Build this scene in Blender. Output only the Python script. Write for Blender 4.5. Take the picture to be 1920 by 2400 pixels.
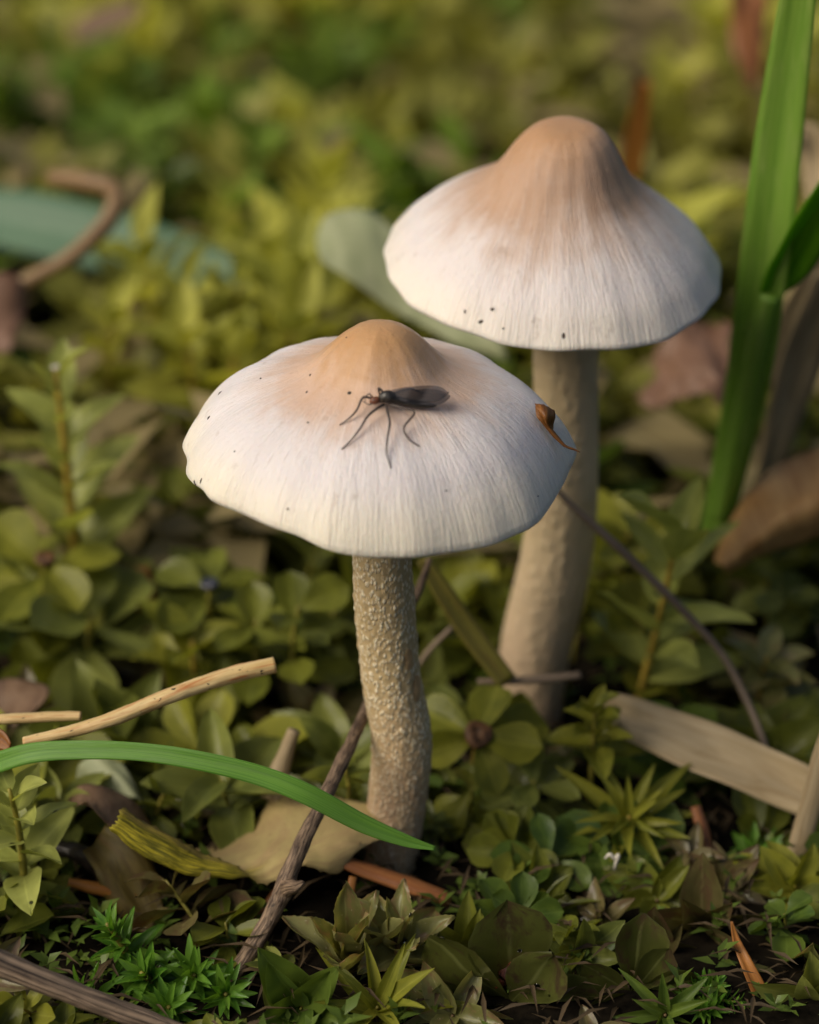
import bpy, math, random
import numpy as np
from mathutils import Vector, Matrix, noise
from mathutils.bvhtree import BVHTree

# ---------------------------------------------------------------- scene, camera, world, sun
# 1 Blender unit = 1 cm (macro photograph of two small mushrooms in moss)
sc = bpy.context.scene
for o in list(bpy.data.objects):
    bpy.data.objects.remove(o, do_unlink=True)
sc.unit_settings.system = 'METRIC'
sc.unit_settings.scale_length = 0.01
COL = sc.collection
R = random.Random(7)

PITCH = math.radians(26.0)
CAM = Vector((0.0, -23.6, 15.8))
FPX = 5928.0                       # focal length in pixels of a 1920 wide frame
FWD = Vector((0, math.cos(PITCH), -math.sin(PITCH)))
UPV = Vector((0, math.sin(PITCH), math.cos(PITCH)))
RGT = Vector((1, 0, 0))
cd = bpy.data.cameras.new('camera')
cam = bpy.data.objects.new('camera', cd)
COL.objects.link(cam)
cam.location = CAM
cam.rotation_euler = (math.pi / 2 - PITCH, 0, 0)
cd.sensor_fit = 'HORIZONTAL'
cd.sensor_width = 36.0
cd.lens = 18.0 / (960.0 / FPX)
cd.clip_start = 0.1
cd.clip_end = 5000
cd.dof.use_dof = True
cd.dof.focus_distance = 25.8
cd.dof.aperture_fstop = cd.lens * 1e-3 / 0.62      # 6.2 mm entrance pupil
cd.dof.aperture_blades = 9
sc.camera = cam

w = bpy.data.worlds.new('World')
sc.world = w
w.use_nodes = True
wn = w.node_tree
bg = wn.nodes['Background']
sky = wn.nodes.new('ShaderNodeTexSky')
sky.sky_type = 'NISHITA'
sky.sun_disc = False
SUN_EL, SUN_AZ = math.radians(41), math.radians(-116)     # azimuth from +y towards +x
sky.sun_elevation = SUN_EL
sky.sun_rotation = SUN_AZ
sky.air_density = 1.0
sky.dust_density = 4.0
sky.ozone_density = 0.6
wn.links.new(sky.outputs[0], bg.inputs[0])
bg.inputs[1].default_value = 0.066
sl = bpy.data.lights.new('sun', 'SUN')
sl.energy = 2.5
sl.angle = math.radians(40)
sl.color = (1.0, 0.91, 0.75)
sun = bpy.data.objects.new('sun', sl)
COL.objects.link(sun)
sdir = Vector((math.sin(SUN_AZ) * math.cos(SUN_EL), math.cos(SUN_AZ) * math.cos(SUN_EL), math.sin(SUN_EL)))
sun.rotation_euler = sdir.to_track_quat('Z', 'Y').to_euler()
sc.view_settings.view_transform = 'Standard'
sc.view_settings.look = 'None'
sc.view_settings.gamma = 1.0
sc.view_settings.use_curve_mapping = False
sc.view_settings.exposure = 0.22
sc.render.engine = 'CYCLES'
sc.cycles.use_denoising = True
sc.cycles.max_bounces = 5
sc.cycles.use_adaptive_sampling = True
sc.cycles.adaptive_threshold = 0.02
sc.cycles.transparent_max_bounces = 8
sc.cycles.caustics_reflective = False
sc.cycles.caustics_refractive = False


def ray(px, py):
    return FWD + RGT * ((px - 960.0) / FPX) + UPV * ((1200.0 - py) / FPX)


def V(px, py, y):
    """point of the place seen at px,py that stands y cm behind the near mushroom's foot"""
    d = ray(px, py)
    return CAM + d * ((y - CAM.y) / d.y)


def G(px, py, z=0.0):
    d = ray(px, py)
    return CAM + d * ((z - CAM.z) / d.z)


def proj(p):
    q = p - CAM
    d = q.dot(FWD)
    return (960 + FPX * q.dot(RGT) / d, 1200 - FPX * q.dot(UPV) / d, d)


def cm(px, y):
    """pixels to cm for something standing at y"""
    return px / FPX * (y + 24.5) * 1.06


# ---------------------------------------------------------------- node helpers
def node(nt, typ, ins=None, **attrs):
    n = nt.nodes.new(typ)
    for k, v in attrs.items():
        setattr(n, k, v)
    for k, v in (ins or {}).items():
        s = n.inputs[k]
        if isinstance(v, bpy.types.NodeSocket):
            nt.links.new(v, s)
        else:
            s.default_value = v
    return n


def rgba(c):
    return (c[0], c[1], c[2], 1.0)


def mixc(nt, f, a, b, blend='MIX'):
    n = nt.nodes.new('ShaderNodeMix')
    n.data_type = 'RGBA'
    n.blend_type = blend
    n.clamp_factor = True
    for i, v in ((0, f), (6, a), (7, b)):
        if isinstance(v, bpy.types.NodeSocket):
            nt.links.new(v, n.inputs[i])
        else:
            n.inputs[i].default_value = v if i == 0 else rgba(v)
    return n.outputs[2]


def math_(nt, op, a, b=0.0, clamp=False):
    n = nt.nodes.new('ShaderNodeMath')
    n.operation = op
    n.use_clamp = clamp
    for i, v in ((0, a), (1, b)):
        if isinstance(v, bpy.types.NodeSocket):
            nt.links.new(v, n.inputs[i])
        else:
            n.inputs[i].default_value = v
    return n.outputs[0]


def step_(nt, x, lo, hi, a=0.0, b=1.0):
    n = node(nt, 'ShaderNodeMapRange', {'Value': x, 'From Min': lo, 'From Max': hi, 'To Min': a, 'To Max': b},
             interpolation_type='SMOOTHSTEP')
    return n.outputs[0]


def noise_(nt, vec, scale, detail=3.0, rough=0.55, dist=0.0, w=None):
    ins = {'Vector': vec, 'Scale': scale, 'Detail': detail, 'Roughness': rough, 'Distortion': dist}
    n = node(nt, 'ShaderNodeTexNoise', None, noise_dimensions='4D' if w is not None else '3D')
    for k, v in ins.items():
        if isinstance(v, bpy.types.NodeSocket):
            nt.links.new(v, n.inputs[k])
        else:
            n.inputs[k].default_value = v
    if w is not None:
        nt.links.new(w, n.inputs['W'])
    return n.outputs['Fac']


def scaled(nt, vec, s):
    n = node(nt, 'ShaderNodeVectorMath', {0: vec, 1: s}, operation='MULTIPLY')
    return n.outputs[0]


def new_mat(name):
    m = bpy.data.materials.new(name)
    m.use_nodes = True
    nt = m.node_tree
    p = nt.nodes['Principled BSDF']
    return m, nt, p


def set_in(nt, p, **kw):
    for k, v in kw.items():
        k = k.replace('_', ' ')
        if isinstance(v, bpy.types.NodeSocket):
            nt.links.new(v, p.inputs[k])
        else:
            p.inputs[k].default_value = v


def bump(nt, p, h, strength=0.3, dist=0.02, prev=None):
    b = node(nt, 'ShaderNodeBump', {'Height': h, 'Strength': strength, 'Distance': dist})
    if prev is not None:
        nt.links.new(prev, b.inputs['Normal'])
    nt.links.new(b.outputs[0], p.inputs['Normal'])
    return b.outputs[0]


ALB = (0.75, 0.81, 0.80)


def leafmat(name, c1, c2, rough=0.42, trans=0.3, rib=0.25, brown=None, brown_at=0.62, wet=0.0, spots=0.0):
    m, nt, p = new_mat(name)
    c1, c2 = tuple(x * a for x, a in zip(c1, ALB)), tuple(x * a for x, a in zip(c2, ALB))
    oi = node(nt, 'ShaderNodeObjectInfo').outputs['Random']
    ri = node(nt, 'ShaderNodeNewGeometry').outputs['Random Per Island']
    rnd = math_(nt, 'FRACT', math_(nt, 'ADD', oi, ri))
    uv = node(nt, 'ShaderNodeUVMap').outputs[0]
    sx = node(nt, 'ShaderNodeSeparateXYZ', {0: uv})
    u, v = sx.outputs[0], sx.outputs[1]
    col = mixc(nt, rnd, c1, c2)
    wv = math_(nt, 'MULTIPLY', rnd, 37.0)
    n1 = noise_(nt, scaled(nt, uv, (1.0, 1.6, 1.0)), 1.7, 2.0, 0.5, 0.4, wv)
    col = mixc(nt, 1.0, col, node(nt, 'ShaderNodeValToRGB', {0: n1}).outputs[0], 'OVERLAY') if False else \
        mixc(nt, step_(nt, n1, 0.3, 0.8, 0.0, 0.55), col, tuple(min(1, x * 1.6) for x in c2))
    # midrib and margin
    au = math_(nt, 'ABSOLUTE', math_(nt, 'SUBTRACT', u, 0.5))
    ribf = math_(nt, 'MULTIPLY', step_(nt, au, 0.0, 0.055, 1.0, 0.0), rib)
    col = mixc(nt, ribf, col, tuple(min(1, x * 2.2 + 0.03) for x in c2))
    marg = math_(nt, 'MULTIPLY', step_(nt, au, 0.44, 0.5), 0.25)
    col = mixc(nt, marg, col, tuple(min(1, x * 1.9 + 0.02) for x in c2))
    if brown is not None:
        n2 = noise_(nt, uv, 2.6, 4.0, 0.65, 0.6, wv)
        f = math_(nt, 'ADD', n2, math_(nt, 'MULTIPLY', v, 0.16))
        col = mixc(nt, step_(nt, f, brown_at - 0.06, brown_at + 0.1), col, brown)
    if spots:
        n3 = noise_(nt, uv, 14.0, 2.0, 0.5, 0.0, wv)
        col = mixc(nt, math_(nt, 'MULTIPLY', step_(nt, n3, 0.66, 0.72), spots), col, (0.5, 0.45, 0.3))
    nb = noise_(nt, scaled(nt, uv, (14, 22, 1)), 2.0, 2.0, 0.5, 0.0, wv)
    set_in(nt, p, Base_Color=col, Roughness=rough + 0.05, Specular_IOR_Level=0.22)
    if wet:
        set_in(nt, p, Coat_Weight=wet, Coat_Roughness=0.06)
    bump(nt, p, nb, 0.14, 0.02)
    t = node(nt, 'ShaderNodeBsdfTranslucent', {'Color': mixc(nt, 1.0, col, (1.5, 1.45, 0.7), 'MULTIPLY')})
    mx = node(nt, 'ShaderNodeMixShader', {0: trans, 1: p.outputs[0], 2: t.outputs[0]})
    nt.links.new(mx.outputs[0], nt.nodes['Material Output'].inputs[0])
    return m


def fibermat(name, c1, c2, c3, rough=0.55, along=1.2, across=26.0, bmp=0.35, trans=0.0, speck=0.0, big=1.0):
    """striated along v: grass, straw, bark; uv.x runs round or across, uv.y in cm along"""
    m, nt, p = new_mat(name)
    uv = node(nt, 'ShaderNodeUVMap').outputs[0]
    n1 = noise_(nt, scaled(nt, uv, (across, along, 1)), 1.0, 4.0, 0.6, 0.3)
    n2 = noise_(nt, scaled(nt, uv, (3.0 * big, 0.8 * big, 1)), 1.3, 4.0, 0.65, 0.5)
    col = mixc(nt, step_(nt, n1, 0.32, 0.68), c1, c2)
    col = mixc(nt, step_(nt, n2, 0.46, 0.72), col, c3)
    if speck:
        n3 = noise_(nt, scaled(nt, uv, (2.2, 4.5, 1)), 1.9, 2.0, 0.5, 0.2)
        col = mixc(nt, math_(nt, 'MULTIPLY', step_(nt, n3, 0.66, 0.69), speck), col, (0.02, 0.014, 0.009))
    set_in(nt, p, Base_Color=col, Roughness=rough, Specular_IOR_Level=0.35)
    bump(nt, p, n1, bmp, 0.03)
    if trans:
        t = node(nt, 'ShaderNodeBsdfTranslucent', {'Color': col})
        mx = node(nt, 'ShaderNodeMixShader', {0: trans, 1: p.outputs[0], 2: t.outputs[0]})
        nt.links.new(mx.outputs[0], nt.nodes['Material Output'].inputs[0])
    return m


def plainmat(name, c, rough=0.6, var=0.5, scale=4.0, coat=0.0):
    m, nt, p = new_mat(name)
    tc = node(nt, 'ShaderNodeTexCoord').outputs['Object']
    n1 = noise_(nt, tc, scale, 4.0, 0.6)
    col = mixc(nt, step_(nt, n1, 0.3, 0.7), tuple(x * (1 - var) for x in c), tuple(min(1, x * (1 + var)) for x in c))
    set_in(nt, p, Base_Color=col, Roughness=rough, Coat_Weight=coat, Coat_Roughness=0.15, Specular_IOR_Level=0.08 if rough > .9 else 0.4)
    bump(nt, p, n1, 0.3, 0.05)
    return m


# ---------------------------------------------------------------- materials
def cap_material(name, radius, umbo, mid, pale, edge, tan_r, seed):
    m, nt, p = new_mat(name)
    tc = node(nt, 'ShaderNodeTexCoord').outputs['Object']
    sx = node(nt, 'ShaderNodeSeparateXYZ', {0: tc})
    flat = node(nt, 'ShaderNodeCombineXYZ', {0: sx.outputs[0], 1: sx.outputs[1], 2: 0.0}).outputs[0]
    rr = node(nt, 'ShaderNodeVectorMath', {0: flat}, operation='LENGTH').outputs['Value']
    rn = math_(nt, 'DIVIDE', rr, radius)
    un = node(nt, 'ShaderNodeVectorMath', {0: flat}, operation='NORMALIZE').outputs[0]
    # fibres: a noise that changes fast round the cap and slowly along the radius
    ux = node(nt, 'ShaderNodeSeparateXYZ', {0: un})

    def radial(k, along, sd):
        c = node(nt, 'ShaderNodeCombineXYZ', {0: math_(nt, 'MULTIPLY', ux.outputs[0], k),
                                              1: math_(nt, 'MULTIPLY', ux.outputs[1], k),
                                              2: math_(nt, 'ADD', math_(nt, 'MULTIPLY', rn, along), sd)}).outputs[0]
        return noise_(nt, c, 1.0, 4.0, 0.62, 0.25)
    fine = radial(70.0, 14.0, seed)
    coarse = radial(13.0, 4.5, seed + 3)
    blot = noise_(nt, tc, 1.6, 4.0, 0.6, 0.4)
    # zones from the tan umbo to the pale margin, with a fibrous border
    rz = math_(nt, 'ADD', rn, math_(nt, 'MULTIPLY', math_(nt, 'SUBTRACT', coarse, 0.5), step_(nt, rn, 0.15, 0.55, 0.04, 0.26)))
    rz = math_(nt, 'ADD', rz, math_(nt, 'MULTIPLY', math_(nt, 'SUBTRACT', blot, 0.5), 0.34))
    col = mixc(nt, step_(nt, rz, tan_r * 0.45, tan_r), umbo, mid)
    col = mixc(nt, step_(nt, rz, tan_r * 0.9, tan_r * 1.75), col, pale)
    col = mixc(nt, step_(nt, rn, 0.80, 1.0), col, edge)
    st = math_(nt, 'MULTIPLY', step_(nt, fine, 0.56, 0.76), step_(nt, rn, 0.3, 0.8, 0.05, 0.42))
    col = mixc(nt, st, col, tuple(x * y for x, y in zip(pale, (0.62, 0.55, 0.46))))
    sp = noise_(nt, tc, 5.0, 3.0, 0.6)
    col = mixc(nt, math_(nt, 'MULTIPLY', step_(nt, sp, 0.62, 0.72), 0.22), col, tuple(x * 0.6 for x in umbo))
    set_in(nt, p, Base_Color=col, Roughness=0.52, Specular_IOR_Level=0.32, Subsurface_Weight=0.25,
           Subsurface_Radius=(0.30, 0.18, 0.10), Subsurface_Scale=0.35, Sheen_Weight=0.08)
    grain = noise_(nt, tc, 22.0, 3.0, 0.6)
    hh = math_(nt, 'ADD', math_(nt, 'MULTIPLY', math_(nt, 'ADD', math_(nt, 'MULTIPLY', fine, 0.9), math_(nt, 'MULTIPLY', coarse, 0.9)),
                                step_(nt, rn, 0.2, 0.6, 0.03, 1.0)), math_(nt, 'MULTIPLY', grain, 0.3))
    bump(nt, p, hh, 0.5, 0.05)
    return m


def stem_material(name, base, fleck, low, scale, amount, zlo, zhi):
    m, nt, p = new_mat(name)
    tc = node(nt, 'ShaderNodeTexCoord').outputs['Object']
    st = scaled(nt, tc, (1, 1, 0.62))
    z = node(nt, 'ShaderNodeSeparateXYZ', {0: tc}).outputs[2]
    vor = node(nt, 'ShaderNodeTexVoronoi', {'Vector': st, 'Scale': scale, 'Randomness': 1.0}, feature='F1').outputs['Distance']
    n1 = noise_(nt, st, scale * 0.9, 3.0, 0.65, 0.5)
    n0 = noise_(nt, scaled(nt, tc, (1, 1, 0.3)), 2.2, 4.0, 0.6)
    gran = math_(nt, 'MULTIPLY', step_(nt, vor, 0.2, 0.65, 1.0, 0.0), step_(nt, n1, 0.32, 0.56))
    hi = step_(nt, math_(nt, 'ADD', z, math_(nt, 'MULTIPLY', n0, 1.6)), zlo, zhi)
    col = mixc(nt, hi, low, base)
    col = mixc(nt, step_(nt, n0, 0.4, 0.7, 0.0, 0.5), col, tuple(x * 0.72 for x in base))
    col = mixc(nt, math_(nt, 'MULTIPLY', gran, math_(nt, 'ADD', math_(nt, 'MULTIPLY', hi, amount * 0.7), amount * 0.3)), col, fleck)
    set_in(nt, p, Base_Color=col, Roughness=0.62, Specular_IOR_Level=0.3, Subsurface_Weight=0.15,
           Subsurface_Radius=(0.2, 0.12, 0.07), Subsurface_Scale=0.25)
    fib = noise_(nt, scaled(nt, tc, (16, 16, 1.2)), 1.0, 3.0, 0.6)
    bump(nt, p, math_(nt, 'ADD', math_(nt, 'MULTIPLY', gran, 1.0), math_(nt, 'MULTIPLY', fib, 0.3)), 0.55, 0.03)
    return m


M = {}
M['cap_near'] = cap_material('near_cap', 2.0, (0.47, 0.265, 0.12), (0.62, 0.43, 0.32), (0.735, 0.68, 0.675), (0.80, 0.73, 0.60), 0.43, 1.0)
M['cap_far'] = cap_material('far_cap', 1.92, (0.42, 0.24, 0.125), (0.48, 0.31, 0.21), (0.73, 0.665, 0.645), (0.78, 0.71, 0.62), 0.47, 8.0)
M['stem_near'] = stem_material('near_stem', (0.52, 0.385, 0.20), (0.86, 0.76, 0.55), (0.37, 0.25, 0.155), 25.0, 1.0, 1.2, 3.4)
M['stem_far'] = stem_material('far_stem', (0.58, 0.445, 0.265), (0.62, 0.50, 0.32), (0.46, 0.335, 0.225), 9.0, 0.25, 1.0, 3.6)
M['gill'] = plainmat('gill_flesh', (0.42, 0.32, 0.22), 0.7, 0.2, 6)
M['speck'] = plainmat('dark_speck', (0.035, 0.022, 0.014), 0.6, 0.5, 20)
M['olive'] = leafmat('olive_leaf', (0.085, 0.098, 0.014), (0.18, 0.178, 0.022), 0.42, 0.33, 0.2, wet=0.12)
M['yellowgreen'] = leafmat('yellow_green_leaf', (0.15, 0.16, 0.02), (0.28, 0.255, 0.03), 0.44, 0.35, 0.25, wet=0.08)
M['green'] = leafmat('green_leaf', (0.06, 0.105, 0.018), (0.12, 0.16, 0.022), 0.4, 0.33, 0.2, wet=0.12)
M['grey_green'] = leafmat('grey_green_leaf', (0.13, 0.145, 0.028), (0.23, 0.23, 0.05), 0.40, 0.3, 0.2, wet=0.12)
M['bright'] = leafmat('bright_green_leaf', (0.05, 0.15, 0.012), (0.15, 0.27, 0.03), 0.35, 0.35, 0.2, wet=0.2)
M['pale_green'] = leafmat('pale_green_moss_leaf', (0.29, 0.30, 0.065), (0.46, 0.45, 0.12), 0.4, 0.35, 0.2, wet=0.15)
M['star'] = leafmat('yellow_star_leaf', (0.34, 0.33, 0.05), (0.52, 0.47, 0.085), 0.45, 0.4, 0.2)
M['olive_far'] = leafmat('far_olive_leaf', (0.13, 0.125, 0.02), (0.27, 0.24, 0.045), 0.45, 0.35, 0.1)
M['tan_far'] = leafmat('far_tan_litter', (0.16, 0.11, 0.045), (0.30, 0.22, 0.10), 0.5, 0.2, 0.1)
M['bright_far'] = leafmat('fresh_moss_leaf', (0.08, 0.15, 0.014), (0.17, 0.23, 0.026), 0.45, 0.35, 0.1)
M['litter'] = leafmat('dark_litter', (0.03, 0.02, 0.011), (0.075, 0.045, 0.02), 0.6, 0.1, 0.1)
M['dead'] = leafmat('withered_leaf', (0.17, 0.16, 0.04), (0.29, 0.26, 0.10), 0.42, 0.35, 0.3, brown=(0.24, 0.16, 0.075), brown_at=0.64, wet=0.3, spots=0.7)
M['brown_moss'] = leafmat('brown_moss_leaf', (0.09, 0.075, 0.024), (0.17, 0.13, 0.05), 0.4, 0.25, 0.3, brown=(0.10, 0.06, 0.03), wet=0.3)
M['wet'] = leafmat('wet_olive_leaf', (0.055, 0.058, 0.014), (0.11, 0.11, 0.025), 0.25, 0.25, 0.5, brown=(0.06, 0.04, 0.02), brown_at=0.66, wet=1.0)
M['moss_stem'] = plainmat('moss_stem', (0.22, 0.19, 0.03), 0.5, 0.4, 6)
M['moss_stem_gold'] = plainmat('golden_moss_stem', (0.30, 0.21, 0.03), 0.5, 0.35, 6)
M['moss_stem_brown'] = plainmat('brown_moss_stem', (0.12, 0.075, 0.03), 0.5, 0.4, 6)
M['bud'] = plainmat('brown_bud', (0.11, 0.05, 0.018), 0.55, 0.6, 14)
M['bud_dark'] = plainmat('dark_wet_bud', (0.03, 0.03, 0.04), 0.2, 0.6, 14, 1.0)
M['soil'] = plainmat('dark_soil', (0.008, 0.006, 0.0035), 0.95, 0.7, 5.0)
M['grass'] = fibermat('grass_blade', (0.085, 0.22, 0.025), (0.16, 0.33, 0.045), (0.13, 0.26, 0.05), 0.36, 0.5, 22, 0.3, 0.25)
M['grass_far'] = fibermat('tall_grass_blade', (0.18, 0.34, 0.04), (0.26, 0.43, 0.06), (0.30, 0.43, 0.09), 0.4, 0.3, 16, 0.25, 0.4)
M['grass_vivid'] = fibermat('vivid_grass_blade', (0.11, 0.32, 0.008), (0.18, 0.42, 0.012), (0.2, 0.42, 0.02), 0.4, 0.3, 16, 0.25, 0.45)
M['grass_blue'] = fibermat('bluish_blade', (0.06, 0.14, 0.075), (0.085, 0.18, 0.095), (0.10, 0.19, 0.10), 0.45, 0.3, 10, 0.2, 0.2)
M['straw'] = fibermat('dry_straw', (0.30, 0.22, 0.12), (0.42, 0.33, 0.20), (0.24, 0.165, 0.08), 0.55, 0.5, 12, 0.4, 0.15)
M['straw_pale'] = fibermat('pale_straw', (0.48, 0.36, 0.20), (0.58, 0.46, 0.28), (0.40, 0.28, 0.14), 0.5, 0.5, 10, 0.3, 0.2)
M['stalk'] = fibermat('tan_stalk', (0.52, 0.36, 0.15), (0.66, 0.50, 0.25), (0.40, 0.13, 0.035), 0.5, 1.3, 3.2, 0.5, 0.0, 1.0, 1.2)
M['bark'] = fibermat('thin_bark', (0.035, 0.02, 0.012), (0.30, 0.205, 0.13), (0.07, 0.042, 0.028), 0.6, 5.0, 9, 1.0, 0.0, 0.8, 3.0)
M['bark_stripe'] = fibermat('striped_bark', (0.02, 0.014, 0.012), (0.38, 0.27, 0.18), (0.04, 0.027, 0.023), 0.55, 0.35, 9, 1.0, 0.0, 0.3)
M['twig_grey'] = fibermat('grey_thin_twig', (0.16, 0.115, 0.075), (0.27, 0.20, 0.14), (0.13, 0.09, 0.06), 0.6, 1.0, 6, 0.4)
M['needle'] = fibermat('red_brown_needle', (0.24, 0.085, 0.028), (0.32, 0.13, 0.045), (0.15, 0.06, 0.035), 0.45, 0.4, 9, 0.3)
M['needle_orange'] = fibermat('orange_needle', (0.28, 0.105, 0.018), (0.36, 0.15, 0.03), (0.18, 0.065, 0.02), 0.42, 0.4, 9, 0.3)
M['brown_leaf'] = fibermat('dry_brown_leaf', (0.15, 0.085, 0.045), (0.21, 0.13, 0.075), (0.085, 0.048, 0.03), 0.55, 2.2, 9, 0.5, 0.2)
M['tan_leaf'] = fibermat('dry_orange_leaf', (0.42, 0.22, 0.075), (0.58, 0.35, 0.14), (0.34, 0.17, 0.06), 0.5, 1.0, 9, 0.4, 0.2)
M['pink_leaf'] = fibermat('pinkish_leaf', (0.16, 0.085, 0.05), (0.23, 0.13, 0.085), (0.13, 0.06, 0.03), 0.55, 0.8, 8, 0.3, 0.15)
M['pale_leaf'] = fibermat('pale_green_leaf', (0.34, 0.37, 0.20), (0.42, 0.44, 0.26), (0.30, 0.34, 0.18), 0.5, 0.6, 9, 0.3, 0.25)
M['drape_leaf'] = fibermat('yellow_brown_leaf', (0.10, 0.072, 0.016), (0.17, 0.125, 0.03), (0.15, 0.085, 0.025), 0.5, 3.0, 7, 0.4, 0.3)
M['black_twig'] = fibermat('black_wet_twig', (0.012, 0.01, 0.009), (0.03, 0.022, 0.018), (0.02, 0.015, 0.012), 0.25, 1.0, 6, 0.6)
M['scale'] = fibermat('bud_scale', (0.17, 0.06, 0.012), (0.27, 0.11, 0.022), (0.10, 0.035, 0.012), 0.4, 2.0, 6, 0.5, 0.15)
M['red_bud'] = plainmat('red_brown_bud', (0.14, 0.035, 0.015), 0.55, 0.7, 9)
M['fly_body'] = plainmat('fly_body', (0.028, 0.024, 0.020), 0.4, 0.5, 30, 0.3)
M['fly_head'] = plainmat('fly_head', (0.14, 0.045, 0.018), 0.4, 0.5, 30, 0.3)
M['fly_leg'] = plainmat('fly_leg', (0.06, 0.045, 0.038), 0.5, 0.3, 20)
M['white_fluff'] = plainmat('white_fibre', (0.6, 0.55, 0.46), 0.6, 0.2, 10)


def wing_material():
    m, nt, p = new_mat('fly_wing')
    uv = node(nt, 'ShaderNodeUVMap').outputs[0]
    wv = node(nt, 'ShaderNodeTexWave', {'Vector': scaled(nt, uv, (0.25, 1, 1)), 'Scale': 1.4, 'Distortion': 1.5, 'Detail': 1.0})
    f = step_(nt, wv.outputs['Fac'], 0.82, 0.97)
    col = mixc(nt, f, (0.07, 0.062, 0.062), (0.018, 0.015, 0.014))
    set_in(nt, p, Base_Color=col, Roughness=0.3, Specular_IOR_Level=0.5, Alpha=0.72)
    return m


M['wing'] = wing_material()


def curled_leaf_material():
    m, nt, p = new_mat('curled_yellow_leaf')
    uv = node(nt, 'ShaderNodeUVMap').outputs[0]
    sx = node(nt, 'ShaderNodeSeparateXYZ', {0: uv})
    u, v = sx.outputs[0], sx.outputs[1]
    n1 = noise_(nt, scaled(nt, uv, (3, 2.0, 1)), 2.0, 5.0, 0.65, 0.8)
    n2 = noise_(nt, scaled(nt, uv, (9, 60, 1)), 1.0, 4.0, 0.6, 0.6)
    n3 = noise_(nt, scaled(nt, uv, (40, 26, 1)), 1.0, 3.0, 0.6, 0.3)
    col = mixc(nt, step_(nt, n1, 0.35, 0.7), (0.46, 0.33, 0.15), (0.52, 0.42, 0.17))
    col = mixc(nt, step_(nt, n3, 0.58, 0.75, 0.0, 0.35), col, (0.30, 0.19, 0.09))
    edge = step_(nt, math_(nt, 'ADD', v, math_(nt, 'MULTIPLY', n1, 0.12)), 0.46, 0.56)
    left = step_(nt, u, 0.62, 0.42)
    band = mixc(nt, step_(nt, n2, 0.42, 0.62), (0.13, 0.12, 0.012), (0.55, 0.45, 0.03))
    col = mixc(nt, math_(nt, 'MULTIPLY', edge, left), col, band)
    tip = step_(nt, math_(nt, 'ADD', v, math_(nt, 'MULTIPLY', n3, 0.1)), 0.93, 1.0)
    col = mixc(nt, math_(nt, 'MULTIPLY', tip, 0.5), col, (0.22, 0.15, 0.06))
    set_in(nt, p, Base_Color=col, Roughness=0.6, Specular_IOR_Level=0.3)
    bump(nt, p, math_(nt, 'ADD', n2, n3), 0.5, 0.03)
    t = node(nt, 'ShaderNodeBsdfTranslucent', {'Color': col})
    mx = node(nt, 'ShaderNodeMixShader', {0: 0.22, 1: p.outputs[0], 2: t.outputs[0]})
    nt.links.new(mx.outputs[0], nt.nodes['Material Output'].inputs[0])
    return m


M['curled'] = curled_leaf_material()


# ---------------------------------------------------------------- object helpers
def mesh_obj(name, verts, faces, mat, parent=None, loc=None, uvs=None, smooth=True, solid=0.0):
    me = bpy.data.meshes.new(name)
    if loc is not None:
        verts = [Vector(v) - loc for v in verts]
    me.from_pydata([tuple(v) for v in verts], [], faces)
    if uvs is not None:
        lay = me.uv_layers.new(name='UVMap')
        idx = np.empty(len(me.loops), dtype=np.int32)
        me.loops.foreach_get('vertex_index', idx)
        lay.data.foreach_set('uv', np.asarray(uvs, dtype=np.float32)[idx].ravel())
    if smooth:
        me.polygons.foreach_set('use_smooth', [True] * len(me.polygons))
    me.materials.append(mat)
    me.update()
    o = bpy.data.objects.new(name, me)
    COL.objects.link(o)
    if loc is not None:
        o.location = loc
    if parent is not None:
        o.parent = parent
        o.location = (loc - parent.location) if loc is not None else (0, 0, 0)
    if solid:
        md = o.modifiers.new('thickness', 'SOLIDIFY')
        md.thickness = solid
        md.offset = 0
    return o


def tag(o, label, cat, group=None, kind=None):
    o['label'] = label
    o['category'] = cat
    if group:
        o['group'] = group
    if kind:
        o['kind'] = kind
    return o


def empty(name, loc, label, cat, group=None):
    o = bpy.data.objects.new(name, None)
    o.empty_display_size = 0.2
    COL.objects.link(o)
    o.location = loc
    return tag(o, label, cat, group)


def catmull(pts, n):
    """resample a list of tuples / Vectors to n points"""
    P = np.asarray([tuple(p) if hasattr(p, '__len__') else (p,) for p in pts], dtype=float)
    if len(P) == 1:
        return np.repeat(P, n, 0)
    E = np.vstack([2 * P[0] - P[1], P, 2 * P[-1] - P[-2]])
    t = np.linspace(0, len(P) - 1, n)
    i = np.minimum(t.astype(int), len(P) - 2)
    f = (t - i)[:, None]
    a, b, c, d = E[i], E[i + 1], E[i + 2], E[i + 3]
    return 0.5 * (2 * b + (c - a) * f + (2 * a - 5 * b + 4 * c - d) * f ** 2 + (3 * b - a - 3 * c + d) * f ** 3)


def grid_faces(nu, nv, wrap=False):
    f = []
    for j in range(nv - 1):
        for i in range(nu if wrap else nu - 1):
            k = (i + 1) % nu
            f.append((j * nu + i, j * nu + k, (j + 1) * nu + k, (j + 1) * nu + i))
    return f


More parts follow.
